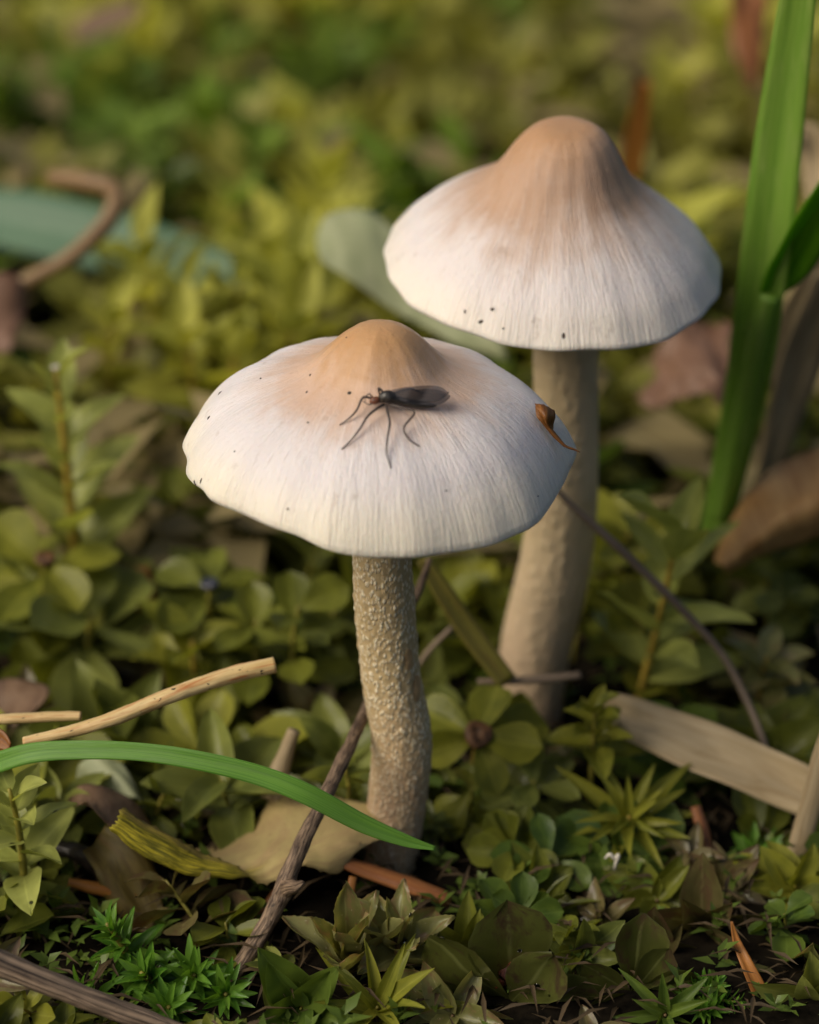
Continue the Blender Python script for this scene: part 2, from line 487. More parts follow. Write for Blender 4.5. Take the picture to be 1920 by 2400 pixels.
def tube_data(path, radii, ns=60, nr=14, rough=0.0, flat=1.0, seed=0, cap=True):
    """swept tube, radii by catmull; returns verts, faces, uvs"""
    P = catmull(path, ns)
    rad = catmull(radii, ns)[:, 0]
    T = np.gradient(P, axis=0)
    T /= np.linalg.norm(T, axis=1)[:, None]
    ref = np.array([0.0, 0.0, 1.0]) if abs(T[:, 2]).mean() < 0.8 else np.array([0.0, -1.0, 0.0])
    length = np.concatenate([[0], np.cumsum(np.linalg.norm(np.diff(P, axis=0), axis=1))])
    vs, uv = [], []
    for j in range(ns):
        s = np.cross(T[j], ref); s /= np.linalg.norm(s)
        n = np.cross(s, T[j])
        for i in range(nr):
            a = 2 * math.pi * i / nr
            r = rad[j]
            if rough:
                q = Vector((math.cos(a) * 1.3 + seed, math.sin(a) * 1.3, length[j] * 2.2 / max(0.15, rad.mean() * 6)))
                r *= 1 + rough * noise.noise(q) + rough * 0.5 * noise.noise(q * 3.1)
            vs.append(Vector(P[j] + s * (math.cos(a) * r) + n * (math.sin(a) * r * flat)))
            uv.append((abs(i / nr * 2 - 1), length[j]))
    fs = grid_faces(nr, ns, True)
    if cap:
        for j, flip in ((0, True), (ns - 1, False)):
            c = len(vs)
            vs.append(Vector(P[j])); uv.append((0.5, length[j]))
            for i in range(nr):
                a, b = j * nr + i, j * nr + (i + 1) % nr
                fs.append((b, a, c) if flip else (a, b, c))
    return vs, fs, uv


def tube(name, path, radii, mat, parent=None, **kw):
    vs, fs, uv = tube_data(path, radii, **kw)
    loc = Vector(path[0]) if parent is None else None
    if parent is not None:
        vs = [v - parent.location for v in vs]
    return mesh_obj(name, vs, fs, mat, parent, loc, uv)


def ribbon_data(path, widths, up=(0, 0, 1), fold=0.0, ns=48, nw=5, wav=0.0, seed=0.0, twist=0.0):
    P = catmull(path, ns)
    W = catmull(widths, ns)[:, 0]
    T = np.gradient(P, axis=0)
    T /= np.linalg.norm(T, axis=1)[:, None]
    length = np.concatenate([[0], np.cumsum(np.linalg.norm(np.diff(P, axis=0), axis=1))])
    ups = catmull(up, ns) if hasattr(up[0], '__len__') else np.repeat(np.array([up], float), ns, 0)
    vs, uv = [], []
    for j in range(ns):
        s = np.cross(T[j], ups[j]); s /= np.linalg.norm(s)
        n = np.cross(s, T[j])
        if twist:
            a = twist * j / (ns - 1)
            s, n = s * math.cos(a) + n * math.sin(a), n * math.cos(a) - s * math.sin(a)
        for i in range(nw):
            f = 2 * i / (nw - 1) - 1
            wob = wav * noise.noise(Vector((f * 1.5 + seed, length[j] * 1.3, seed)))
            vs.append(Vector(P[j] + s * (f * W[j] * 0.5) + n * (fold * W[j] * (abs(f) - 0.5) + wob)))
            uv.append((i / (nw - 1), length[j]))
    return vs, grid_faces(nw, ns), uv


def ribbon(name, path, widths, mat, parent=None, solid=0.012, **kw):
    vs, fs, uv = ribbon_data(path, widths, **kw)
    loc = Vector(path[0]) if parent is None else None
    if parent is not None:
        vs = [v - parent.location for v in vs]
    return mesh_obj(name, vs, fs, mat, parent, loc, uv, solid=solid)


def loft(name, rows, mat, nu=40, nv=20, rough=0.03, jag=0.0, seed=0.0, parent=None, solid=0.012, freq=1.6):
    Rr = [catmull(r, nu) for r in rows]
    cols = [catmull([r[i] for r in Rr], nv) for i in range(nu)]
    vs, uv = [], []
    for j in range(nv):
        for i in range(nu):
            p = Vector(cols[i][j])
            p += noise.noise_vector(p * freq + Vector((seed, 0, 0))) * rough
            p += noise.noise_vector(p * freq * 3 + Vector((seed, 5, 0))) * rough * 0.35
            if jag and (j in (0, nv - 1) or i in (0, nu - 1)):
                a = jag * (1 if (i + j) % 3 == 0 else 0.1) * (0.6 + 0.8 * noise.noise(Vector((i * 0.9, j * 1.7, seed))))
                ii, jj = min(max(i, 1), nu - 2), min(max(j, 1), nv - 2)
                inner = Vector(cols[ii][jj])
                p += (p - inner).normalized() * a
            vs.append(p); uv.append((i / (nu - 1), j / (nv - 1)))
    loc = Vector(rows[0][0]) if parent is None else None
    if parent is not None:
        vs = [v - parent.location for v in vs]
    return mesh_obj(name, vs, grid_faces(nu, nv), mat, parent, loc, uv, solid=solid)


def hermite(xs, ys):
    xs, ys = np.asarray(xs, float), np.asarray(ys, float)
    h = np.diff(xs); d = np.diff(ys) / h
    m = np.concatenate([[d[0]], [(0 if a * b <= 0 else 2 * a * b / (a + b)) for a, b in zip(d[:-1], d[1:])], [d[-1]]])

    def f(x):
        i = int(np.clip(np.searchsorted(xs, x) - 1, 0, len(xs) - 2))
        t = (x - xs[i]) / h[i]
        return ((2 * t ** 3 - 3 * t ** 2 + 1) * ys[i] + (t ** 3 - 2 * t ** 2 + t) * h[i] * m[i]
                + (-2 * t ** 3 + 3 * t ** 2) * ys[i + 1] + (t ** 3 - t ** 2) * h[i] * m[i + 1])
    return f


# ---------------------------------------------------------------- ground
def terrain(x, y):
    a = 0.0
    far = min(1.0, max(0.0, (y - 5) / 10.0))
    a += 0.55 * far * noise.noise(Vector((x * 0.16, y * 0.13, 3.1)))
    a += 0.9 * far * noise.noise(Vector((x * 0.06 + 4, y * 0.06, 7.7)))
    a += 0.10 * noise.noise(Vector((x * 0.7, y * 0.7, 1.2)))
    a -= 0.07 * max(0.0, y - 9) if y < 200 else 13.4
    return a - 0.12


def ground():
    def axis(lo, hi, n, far):
        core = np.linspace(lo, hi, n)
        return np.concatenate([lo - np.geomspace(far, 4, 10), core, hi + np.geomspace(4, far, 10)])
    xs, ys = axis(-26, 26, 80, 3000), axis(-10, 60, 110, 3000)
    vs = [(x, y, terrain(x, y)) for y in ys for x in xs]
    o = mesh_obj('ground', vs, grid_faces(len(xs), len(ys)), M['soil'])
    o['kind'] = 'structure'
    o['label'] = 'dark damp forest soil under the moss'


ground()


# ---------------------------------------------------------------- mushrooms
def build_cap(parent, centre, prof, rad, wave, mat, umbo_shift=(0, 0), tilt=(0, 0), fray=None):
    nr, npz = 64, 288
    f = hermite(*prof)
    vs, uv = [], []
    rs = [(i / nr) ** 0.9 for i in range(1, nr + 1)]
    top = [Vector((umbo_shift[0], umbo_shift[1], f(0)))]
    rot = Matrix.Rotation(tilt[0], 3, 'X') @ Matrix.Rotation(tilt[1], 3, 'Y')

    def pt(rn, ph, z):
        r = rn * rad(ph)
        s = (1 - rn) ** 1.5
        return Vector((r * math.cos(ph) + umbo_shift[0] * s, r * math.sin(ph) + umbo_shift[1] * s, z + wave(ph) * rn ** 5))
    for rn in rs:
        for k in range(npz):
            ph = 2 * math.pi * k / npz
            c, s = math.cos(ph), math.sin(ph)
            z = f(rn) + 0.035 * noise.noise(Vector((c * 2.2, s * 2.2, rn * 2))) * rn
            z += 0.010 * noise.noise(Vector((c * 26, s * 26, rn * 1.5))) * max(0, rn - 0.35)
            p = pt(rn, ph, z)
            if fray and rn > 0.985:
                p += Vector((c, s, -0.5)) * fray(ph)
            top.append(p)
    faces = [(0, 1 + k, 1 + (k + 1) % npz) for k in range(npz)]
    for j in range(nr - 1):
        for k in range(npz):
            a, b = 1 + j * npz + k, 1 + j * npz + (k + 1) % npz
            faces.append((a, a + npz, b + npz, b))
    # rolled edge and the flesh underneath
    last = 1 + (nr - 1) * npz
    lip = []
    for (dr, dz) in ((-0.006, -0.03), (-0.03, -0.045), (-0.07, -0.03)):
        for k in range(npz):
            ph = 2 * math.pi * k / npz
            p = pt(1 + dr, ph, f(1.0) + dz)
            lip.append(p)
    base = len(top)
    allv = top + lip
    for j in range(3):
        a0 = last if j == 0 else base + (j - 1) * npz
        b0 = base + j * npz
        for k in range(npz):
            k2 = (k + 1) % npz
            faces.append((a0 + k, b0 + k, b0 + k2, a0 + k2))
    o = mesh_obj('cap', [rot @ v for v in allv], faces, mat)
    o.parent = parent
    o.location = centre - parent.location
    # gills: one corrugated underside
    gv, gn, gr = [], 480, 14
    for j in range(gr):
        t = j / (gr - 1)
        rn = 0.945 - t * 0.77
        for k in range(gn):
            ph = 2 * math.pi * k / gn
            z = f(1.0) - 0.04 + 0.30 * t ** 1.3 + (0.05 * (k % 2) - 0.05) * math.sin(math.pi * min(1, t + 0.05))
            gv.append(rot @ pt(rn, ph, z))
    gf = []
    for j in range(gr - 1):
        for k in range(gn):
            k2 = (k + 1) % gn
            gf.append((j * gn + k, (j + 1) * gn + k, (j + 1) * gn + k2, j * gn + k2))
    g = mesh_obj('gills', gv, gf, M['gill'], smooth=False)
    g.parent = parent
    g.location = centre - parent.location
    return o


def build_stem(parent, path, radii, mat, rough=0.03, gran=0.0):
    vs, fs, uv = tube_data(path, radii, ns=220, nr=110, rough=rough, cap=True)
    vs = [v - parent.location for v in vs]
    if gran:
        for i, v in enumerate(vs):
            n = noise.noise(Vector((v.x * 17, v.y * 17, v.z * 11)))
            c = Vector((v.x, v.y, 0))
            vs[i] = v + (c.normalized() * max(0.0, n) * gran)
    return mesh_obj('stem', vs, fs, mat, parent, None, uv)


def g_(x, c, s):
    d = (x - c + 180) % 360 - 180
    return math.exp(-(d / s) ** 2)


# near mushroom
C1 = V(880, 1062, 0.05)
near = empty('mushroom', Vector((V(925, 2020, 0).x, 0, -0.1)), 'pale mushroom with pointed tan boss and a dark gnat resting on its cap', 'mushroom', 'mushrooms')


def rad1(ph):
    d = math.degrees(ph) % 360
    return 2.0 * (1 + 0.012 * math.sin(3 * ph + 1) + 0.010 * math.sin(7 * ph + 0.5) + 0.006 * math.sin(17 * ph) + 0.012 * noise.noise(Vector((math.cos(ph) * 6, math.sin(ph) * 6, 2)))
                  - 0.045 * g_(d, 232, 26) + 0.02 * g_(d, 312, 25) - 0.02 * g_(d, 345, 8) + 0.015 * g_(d, 5, 9))


def wave1(ph):
    d = math.degrees(ph) % 360
    return (0.13 * g_(d, 228, 32) - 0.09 * g_(d, 305, 38) - 0.07 * g_(d, 352, 25) + 0.02 * math.sin(9 * ph) * (0.5 + 0.5 * math.sin(ph * 2)))


def fray1(ph):
    d = math.degrees(ph) % 360
    return 0.03 * g_(d, 226, 16) * noise.noise(Vector((d * 0.7, 0, 0)))


prof1 = ([0, .06, .13, .20, .27, .34, .42, .52, .64, .77, .88, .96, 1.0],
         [1.46, 1.45, 1.40, 1.295, 1.145, 1.005, .91, .83, .735, .59, .39, .17, 0.0])
cap1 = build_cap(near, C1, prof1, rad1, wave1, M['cap_near'], (0.07, 0.0), (math.radians(4), 0), fray1)
near_edges = [(1050, 845, 968), (1200, 829, 962), (1300, 827, 963), (1400, 829, 971), (1500, 838, 979), (1600, 848, 990), (1700, 866, 1011), (1760, 869, 1015),
              (1850, 862, 1006), (1950, 852, 992), (2030, 850, 975), (2110, 848, 965)]
sp1 = [V((a + b) / 2, r, 0.0 + 0.10 * math.sin((r - 1300) / 250)) for r, a, b in near_edges]
sr1 = [cm((b - a) / 2, 0.6) for r, a, b in near_edges]
sp1.reverse(); sr1.reverse()
sp1[0].z = -0.3
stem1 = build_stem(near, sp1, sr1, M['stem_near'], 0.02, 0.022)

# far mushroom
C2 = V(1292, 612, 3.3)
far = empty('mushroom', Vector((V(1240, 1640, 3.4).x, 3.4, -0.1)), 'taller pale mushroom with brown conical boss, growing beside the upright grass', 'mushroom', 'mushrooms')


def rad2(ph):
    d = math.degrees(ph) % 360
    return 1.91 * (1 + 0.010 * math.sin(3 * ph + 2) + 0.010 * math.sin(5 * ph + 0.5) + 0.005 * math.sin(19 * ph) - 0.03 * g_(d, 235, 25) + 0.012 * g_(d, 300, 20))


def wave2(ph):
    d = math.degrees(ph) % 360
    return 0.03 * g_(d, 225, 30) - 0.10 * g_(d, 350, 45) + 0.012 * math.sin(8 * ph)


prof2 = ([0, .07, .15, .23, .30, .37, .45, .55, .66, .78, .89, .96, 1.0],
         [1.69, 1.69, 1.665, 1.57, 1.39, 1.155, .955, .80, .65, .475, .285, .11, 0.0])
cap2 = build_cap(far, C2, prof2, rad2, wave2, M['cap_far'], (0.11, 0.0), (math.radians(9.5), math.radians(1.5)))
far_edges = [(560, 1265, 1390), (700, 1260, 1396), (830, 1252, 1398), (950, 1254, 1400), (1080, 1245, 1402), (1200, 1234, 1398), (1300, 1222, 1388), (1400, 1198, 1368),
             (1500, 1175, 1345), (1580, 1166, 1330), (1680, 1160, 1320)]
sp2 = [V((a + b) / 2, r, 3.4) for r, a, b in far_edges]
sr2 = [cm((b - a) / 2, 4.2) for r, a, b in far_edges]
sp2.reverse(); sr2.reverse()
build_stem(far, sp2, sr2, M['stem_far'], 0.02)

bpy.context.view_layer.update()


def bvh_of(o):
    mw = o.matrix_world
    return BVHTree.FromPolygons([mw @ v.co for v in o.data.vertices], [tuple(p.vertices) for p in o.data.polygons])


B1, B2 = bvh_of(cap1), bvh_of(cap2)


def on(b, px, py):
    d = ray(px, py).normalized()
    loc, n, i, t = b.ray_cast(CAM, d)
    if loc is None:
        loc, n, i, t = b.find_nearest(CAM + d * 26)
    if n.dot(d) > 0:
        n = -n
    return loc, n


def speck(parent, b, px, py, rx, ry, ang=0.0):
    rx, ry = rx * 1.7, ry * 1.7
    p, n = on(b, px, py)
    t1 = Vector((math.cos(ang), 0, 0)); t1 = (RGT - n * RGT.dot(n)).normalized()
    t2 = n.cross(t1)
    a1, a2 = t1 * math.cos(ang) + t2 * math.sin(ang), t2 * math.cos(ang) - t1 * math.sin(ang)
    vs = [p + n * 0.012]
    k = 9
    for i in range(k):
        a = 2 * math.pi * i / k
        q = 1 + 0.25 * noise.noise(Vector((px + i, py, 0)))
        vs.append(p + (a1 * math.cos(a) * rx + a2 * math.sin(a) * ry) * q - n * 0.006)
    fs = [(0, 1 + i, 1 + (i + 1) % k) for i in range(k)]
    vs = [v - parent.location for v in vs]
    mesh_obj('speck', vs, fs, M['speck'], parent)


for px, py, rx, ry, an in ((611, 887, .011, .011, 0), (489, 979, .022, .014, .6), (727, 879, .018, .008, 1.1), (719, 919, .016, .009, .8), (819, 921, .020, .017, 0),
                           (471, 1127, .03, .011, 1.0), (456, 1130, .03, .009, -1.1), (550, 1058, .01, .01, 0), (675, 1193, .013, .012, 0), (1261, 1163, .010, .009, 0),
                           (515, 922, .035, .01, .7), (812, 791, .009, .009, 0), (988, 924, .01, .008, 0), (722, 990, .012, .010, 0), (1046, 1150, .015, .007, .2)):
    speck(near, B1, px, py, rx, ry, an)
for px, py, rx, ry, an in ((1154, 725, .02, .016, 0), (1127, 754, .028, .018, .3), (1321, 787, .018, .03, 0), (1180, 770, .012, .012, 0), (1090, 730, .012, .02, 0)):
    speck(far, B2, px, py, rx, ry, an)

# bare tan patches on the near stem, where the white bloom is rubbed off
BS = bvh_of(stem1)
for r, px, hh in ((1545, 957, 26), (1612, 976, 32)):
    vs, k = [], 12
    for i in range(k):
        a = 2 * math.pi * i / k
        p, n = on(BS, px + 8 * math.cos(a), r + hh * math.sin(a))
        vs.append(p + n * 0.016)
    p, n = on(BS, px, r)
    vs.append(p + n * 0.024)
    mesh_obj('bare_patch', [v - near.location for v in vs], [(i, (i + 1) % k, k) for i in range(k)],
             M.setdefault('bare', plainmat('bare_stem_flesh', (0.42, 0.27, 0.13), 0.6, 0.15, 8)), near)


# ---------------------------------------------------------------- gnat on the near cap
def gnat():
    th, n = on(B1, 906, 946)
    h = 0.085
    root = empty('gnat', th, 'small dark long-legged gnat with folded smoky wings standing on the mushroom cap', 'insect')
    lift = lambda px, py, k: (lambda q: q[0] + q[1] * k)(on(B1, px, py))
    body = [lift(868, 950, .07), lift(878, 949, .085), lift(888, 947, .08), lift(897, 945, .10), lift(910, 944, .115), lift(922, 946, .09),
            lift(945, 951, .07), lift(975, 956, .06), lift(1005, 958, .055), lift(1020, 958, .05)]
    rad = [.018, .036, .030, .055, .066, .050, .040, .040, .030, .008]
    tube('body', body, rad, M['fly_body'], root, ns=40, nr=14)
    hd = tube('head', [lift(867, 952, .07), lift(874, 950, .082), lift(885, 948, .084), lift(891, 947, .082)], [.012, .037, .036, .014], M['fly_head'], root, ns=14, nr=12)
    legs = [[(895, 952, .07), (868, 944, .10), (852, 948, .12), (838, 972, .07), (818, 987, .03), (796, 997, .005)],
            [(899, 957, .07), (882, 975, .11), (862, 992, .10), (846, 1012, .06), (825, 1035, .03), (801, 1054, .005)],
            [(904, 960, .07), (908, 985, .11), (912, 1010, .12), (908, 1040, .08), (906, 1068, .04), (916, 1098, .005)],
            [(912, 957, .07), (936, 973, .12), (966, 989, .14), (944, 1013, .07), (958, 1034, .03), (983, 1047, .005)],
            [(902, 934, .09), (893, 926, .12), (886, 921, .13), (889, 935, .06), (884, 945, .03)],
            [(914, 935, .09), (940, 925, .10), (962, 918, .06), (985, 922, .02), (998, 918, .004)]]
    for L in legs:
        tube('leg', [lift(*q) for q in L], [.014, .013, .012, .010, .008, .006], M['fly_leg'], root, ns=30, nr=8)
    for A in ([(876, 945, .09), (866, 937, .12), (858, 946, .12), (857, 957, .10)], [(876, 953, .09), (868, 962, .10), (858, 958, .10), (852, 952, .09)]):
        tube('antenna', [lift(*q) for q in A], [.008, .006, .005, .004], M['fly_leg'], root, ns=16, nr=6)
    # two wings folded over the back, one a little behind the other
    for dx, dy, dk in ((0, 0, .0), (-4, -6, .02)):
        up_edge = [(908, 939), (935, 927), (970, 926), (1005, 928), (1030, 936), (1045, 950)]
        lo_edge = [(908, 946), (930, 953), (965, 962), (1000, 967), (1028, 966), (1045, 953)]
        rows = [[lift(a + dx, b + dy, .12 + dk) for a, b in up_edge],
                [lift((a + c) / 2 + dx, (b + d) / 2 + dy, .145 + dk) for (a, b), (c, d) in zip(up_edge, lo_edge)],
                [lift(a + dx, b + dy, .115 + dk) for a, b in lo_edge]]
        loft('wing', rows, M['wing'], nu=24, nv=8, rough=0.0, parent=root, solid=0.0)


gnat()

# bud scale stuck to the near cap's margin
e = empty('bud_scale', on(B1, 1275, 985)[0], 'curled rusty-brown bud scale with a thin tail stuck to the mushroom rim', 'bud scale')
yb = 0.0


def rimp(px, py, k=0.05):
    p, n = on(B1, px, py)
    d = ray(px, py)
    dep = (e.location - CAM).dot(FWD) - k
    return CAM + d * dep


loft('blade', [[rimp(1254, 947, .10), rimp(1275, 951, .14), rimp(1299, 962, .05)],
               [rimp(1260, 960, .16), rimp(1280, 972, .22), rimp(1302, 978, .08)],
               [rimp(1272, 980, .14), rimp(1284, 990, .2), rimp(1298, 994, .08)],
               [rimp(1288, 1004, .10), rimp(1293, 1006, .13), rimp(1297, 1006, .1)]], M['scale'], nu=14, nv=14, rough=0.015, jag=0.012, parent=e, freq=5)
tube('tail', [rimp(1258, 952, .12), rimp(1268, 975, .15), rimp(1284, 1000, .12), rimp(1302, 1022, .1), rimp(1325, 1045, .08), rimp(1345, 1053, .06), rimp(1360, 1060, .05)],
     [.02, .05, .04, .034, .022, .016, .006], M['scale'], e, ns=30, nr=8, rough=0.2, flat=0.6)

# ---------------------------------------------------------------- litter: blades, twigs, leaves
tag(ribbon('grass_blade', [V(-60, 1808, -1.0), V(60, 1768, -1.2), V(180, 1758, -1.3), V(320, 1762, -1.4), V(450, 1780, -1.5), V(600, 1815, -1.6), V(720, 1862, -1.7), V(850, 1930, -1.7), V(950, 1970, -1.7), V(1021, 1989, -1.7)],
           [cm(x, -.6) for x in (52, 50, 46, 44, 46, 48, 50, 44, 30, 10)], M['grass'], up=(0, -0.75, 0.66), fold=0.10, ns=90, nw=7, wav=0.01, twist=-0.15),
    'arching fresh green grass blade crossing in front of the brown twig', 'grass blade')

t = tube('twig', [V(440, 2440, -2.35), V(500, 2360, -2.2), V(560, 2268, -2.0), V(612, 2190, -1.8), V(652, 2115, -1.6), V(672, 2065, -1.5), V(705, 1985, -1.25), V(778, 1835, -.7), V(825, 1735, -.2), V(862, 1655, 0.45), V(930, 1490, 1.1), V(985, 1375, 1.6), V(1008, 1310, 1.9)],
         [cm(x / 2, -.5) for x in (52, 48, 44, 42, 44, 46, 40, 37, 34, 30, 26, 22, 18)], M['bark'], ns=150, nr=16, rough=0.18, seed=3)
tag(t, 'thin brown bark twig leaning behind the near stem, under the grass blade', 'twig')
kn = tube('knot', [V(672, 2085, -1.6), V(690, 2078, -1.7), V(712, 2068, -1.75)], [.085, .07, .02], M['bark'], None, ns=14, nr=10, rough=0.5)
kn.parent = t; kn.location = kn.location - t.location
t = tube('twig', [V(-60, 2232, -3.2), V(40, 2275, -3.2), V(150, 2318, -3.2), V(260, 2362, -3.2), V(370, 2402, -3.2), V(470, 2440, -3.2)], [cm(x / 2, -2.5) for x in (70, 66, 60, 56, 52, 48)], M['bark_stripe'], ns=80, nr=18, rough=0.12, seed=8)
tag(t, 'dark twig with pale lengthwise stripes lying beside the bright spiky moss', 'twig')

t = tube('broken_stalk', [V(56, 1738, -.9), V(150, 1718, -.9), V(250, 1690, -.85), V(350, 1650, -.7), V(450, 1612, -.55), V(550, 1580, -.4), V(645, 1558, -.3)],
         [cm(x / 2, 0) for x in (26, 32, 38, 42, 44, 46, 44)], M['stalk'], ns=90, nr=16, rough=0.10, seed=5, flat=0.85)
tag(t, 'longer tan broken stalk with reddish streaks resting above the grass blade', 'stalk')
t = tube('broken_stalk', [V(-60, 1690, -.5), V(40, 1684, -.5), V(120, 1680, -.5), V(190, 1678, -.5)], [cm(x / 2, 0) for x in (30, 30, 30, 28)], M['stalk'], ns=50, nr=14, rough=0.10, seed=9, flat=0.8)
tag(t, 'short blunt-ended tan stalk lying above the longer stalk', 'stalk')
tag(ribbon('leaf_fragment', [V(-30, 1725, -.8), V(0, 1735, -.9), V(22, 1752, -1)], [.25, .22, .1], M['scale'], up=(0, -1, .5), fold=.2, ns=12, wav=0.03),
    'dark brown leaf fragment at the broken end of the longer stalk', 'leaf fragment')

# curled yellow leaf
rows = [[V(470, 1995, .3), V(550, 1965, .35), V(610, 1905, .4), V(655, 1845, .45), V(720, 1850, .4), V(800, 1868, .3), V(870, 1885, .1), V(918, 1925, -.1)],
        [V(400, 1992, -.35), V(480, 2005, -.35), V(560, 1985, -.35), V(640, 1960, -.4), V(700, 1945, -.45), V(780, 1945, -.45), V(850, 1940, -.4), V(922, 1948, -.3)],
        [V(272, 1955, -1.15), V(350, 2008, -1.2), V(440, 2048, -1.2), V(540, 2054, -1.15), V(620, 2030, -.95), V(700, 2000, -.85), V(790, 1985, -.75), V(915, 1955, -.5)],
        [V(276, 1932, -1.2), V(360, 1982, -1.25), V(452, 2028, -1.25), V(545, 2044, -1.18), V(620, 2050, -1.05), V(710, 2018, -.95), V(795, 2010, -.85), V(880, 1966, -.6)],
        [V(290, 1896, -1.0), V(378, 1948, -1.05), V(470, 2002, -1.05), V(552, 2030, -1.08), V(622, 2066, -1.1), V(715, 2030, -1.0), V(798, 2046, -.9), V(838, 1980, -.7)]]
cl = loft('curled_leaf', rows, M['curled'], nu=80, nv=36, rough=0.035, jag=0.045, seed=2.0, freq=2.2)
tag(cl, 'pale yellow dead leaf with a rolled yellow-green edge at the near stem foot', 'leaf')
pt_ = tube('stalk', [V(648, 1870, .4), V(655, 1810, .5), V(672, 1760, .55), V(690, 1712, .6)], [.17, .12, .085, .07], M['straw'], None, ns=24, nr=12, rough=0.15)
pt_.parent = cl; pt_.location = pt_.location - cl.location

t = loft('brown_leaf', [[V(160, 1870, .2), V(200, 1840, .2), V(260, 1845, .2), V(320, 1880, .1), V(350, 1930, 0)],
                    [V(175, 1890, -.2), V(210, 1880, -.25), V(260, 1885, -.3), V(310, 1915, -.3), V(340, 1955, -.3)],
                    [V(198, 1880, -.7), V(225, 1905, -.8), V(255, 1930, -.8), V(280, 1950, -.85), V(310, 1980, -.85)]], M['brown_leaf'], nu=30, nv=18, rough=0.04, jag=0.02, seed=4)
tag(t, 'shrivelled grey-brown leaf folded behind the rolled leaf edge', 'leaf')
t = loft('dead_leaf', [[V(175, 1850, .8), V(185, 1790, .9), V(230, 1775, .9), V(290, 1790, .9)],
                   [V(210, 1880, .6), V(240, 1830, .7), V(280, 1820, .7), V(320, 1850, .7)],
                   [V(250, 1920, .5), V(290, 1880, .5), V(320, 1870, .5), V(340, 1905, .5)]], M['pale_leaf'], nu=20, nv=14, rough=0.04, seed=14)
tag(t, 'small greyish green leaf under the middle of the grass blade', 'leaf')
t = ribbon('dead_leaf', [V(225, 1965, -.5), V(275, 2010, -.7), V(310, 2080, -.9), V(345, 2150, -1.1), V(380, 2205, -1.3), V(410, 2232, -1.3)], [cm(x, -.5) for x in (90, 130, 140, 90, 45, 30)],
           M['drape_leaf'], up=(0.3, -1, .35), fold=.12, ns=40, nw=9, wav=0.10, seed=2)
tag(t, 'limp yellow-brown leaf hanging below the rolled leaf edge', 'leaf')
tag(tube('twig', [V(40, 1965, -.3), V(120, 1985, -.3), V(190, 2000, -.4), V(235, 2040, -.5), V(255, 2090, -.6)], [.07, .09, .1, .1, .06], M['black_twig'], ns=40, nr=12, rough=.3, seed=1),
    'short black wet twig beneath the shrivelled leaf', 'twig')
tag(tube('conifer_needle', [V(160, 2068, -.9), V(240, 2085, -.9), V(320, 2102, -.9)], [.05, .075, .05], M['needle_orange'], ns=24, nr=10, rough=.1),
    'orange-brown needle in the dark gap under the hanging leaf', 'needle')
tag(tube('conifer_needle', [V(800, 2018, -.75), V(870, 2045, -.8), V(960, 2075, -.9), V(1030, 2100, -.95), V(1052, 2112, -.95)], [cm(x / 2, -.2) for x in (44, 52, 56, 54, 40)], M['needle'], ns=60, nr=14, rough=.10, flat=.6, seed=4),
    'thick rust-brown needle with a notched end at the near stem foot', 'needle')
tag(tube('conifer_needle', [V(800, 2190, -1.3), V(815, 2120, -1.2), V(828, 2055, -1.0)], [cm(x / 2, -.5) for x in (34, 30, 20)], M['needle_orange'], ns=30, nr=10, rough=.12, flat=.6),
    'upright brown needle behind the withered serrated moss', 'needle')
tag(tube('conifer_needle', [V(560, 2210, -1.2), V(620, 2130, -1.0), V(680, 2050, -.8)], [.05, .06, .05], M['needle'], ns=30, nr=10, rough=.12), 'dim brown needle under the pale yellow leaf', 'needle')
tag(ribbon('conifer_needle', [V(1810, 2430, -2.5), V(1790, 2350, -2.4), V(1755, 2270, -2.2), V(1728, 2210, -2.0), V(1715, 2160, -1.9)], [cm(x, -1.8) for x in (46, 44, 34, 22, 5)], M['needle_orange'], up=(0.3, -1, .3), fold=.25, ns=40),
    'pointed bright orange needle standing beside the fern-like moss', 'needle')
tag(ribbon('conifer_needle', [V(1395, 2332, -2.2), V(1440, 2340, -2.3), V(1490, 2370, -2.4), V(1540, 2420, -2.5)], [cm(x, -1.8) for x in (6, 36, 44, 40)], M['needle_orange'], up=(0.0, -.6, .8), fold=.2, ns=30),
    'tapered tan-orange needle lying between the wet rosette and the fern-like moss', 'needle')
tag(tube('conifer_needle', [V(1630, 1890, .4), V(1650, 1960, .2), V(1655, 2030, .0), V(1640, 2100, -.2)], [cm(x / 2, .3) for x in (30, 38, 38, 34)], M['needle'], ns=30, nr=10, rough=.1, flat=.6),
    'pinkish-brown upright needle beside the spiky yellow-green rosette', 'needle')
tag(tube('conifer_needle', [V(1444, 2178, -1.4), V(1446, 2200, -1.4), V(1452, 2225, -1.4)], [.045, .05, .03], M['needle_orange'], ns=16, nr=10), 'tiny blunt orange stub over the small four-leaved sprig', 'needle')
tag(tube('twig', [V(1380, 2300, -2.0), V(1560, 2320, -2.0), V(1750, 2345, -2.1), V(1960, 2360, -2.1)], [.09, .1, .11, .11], M['bark'], ns=50, nr=12, rough=.2, seed=6), 'dark reddish twig lying behind the fern-like moss', 'twig')
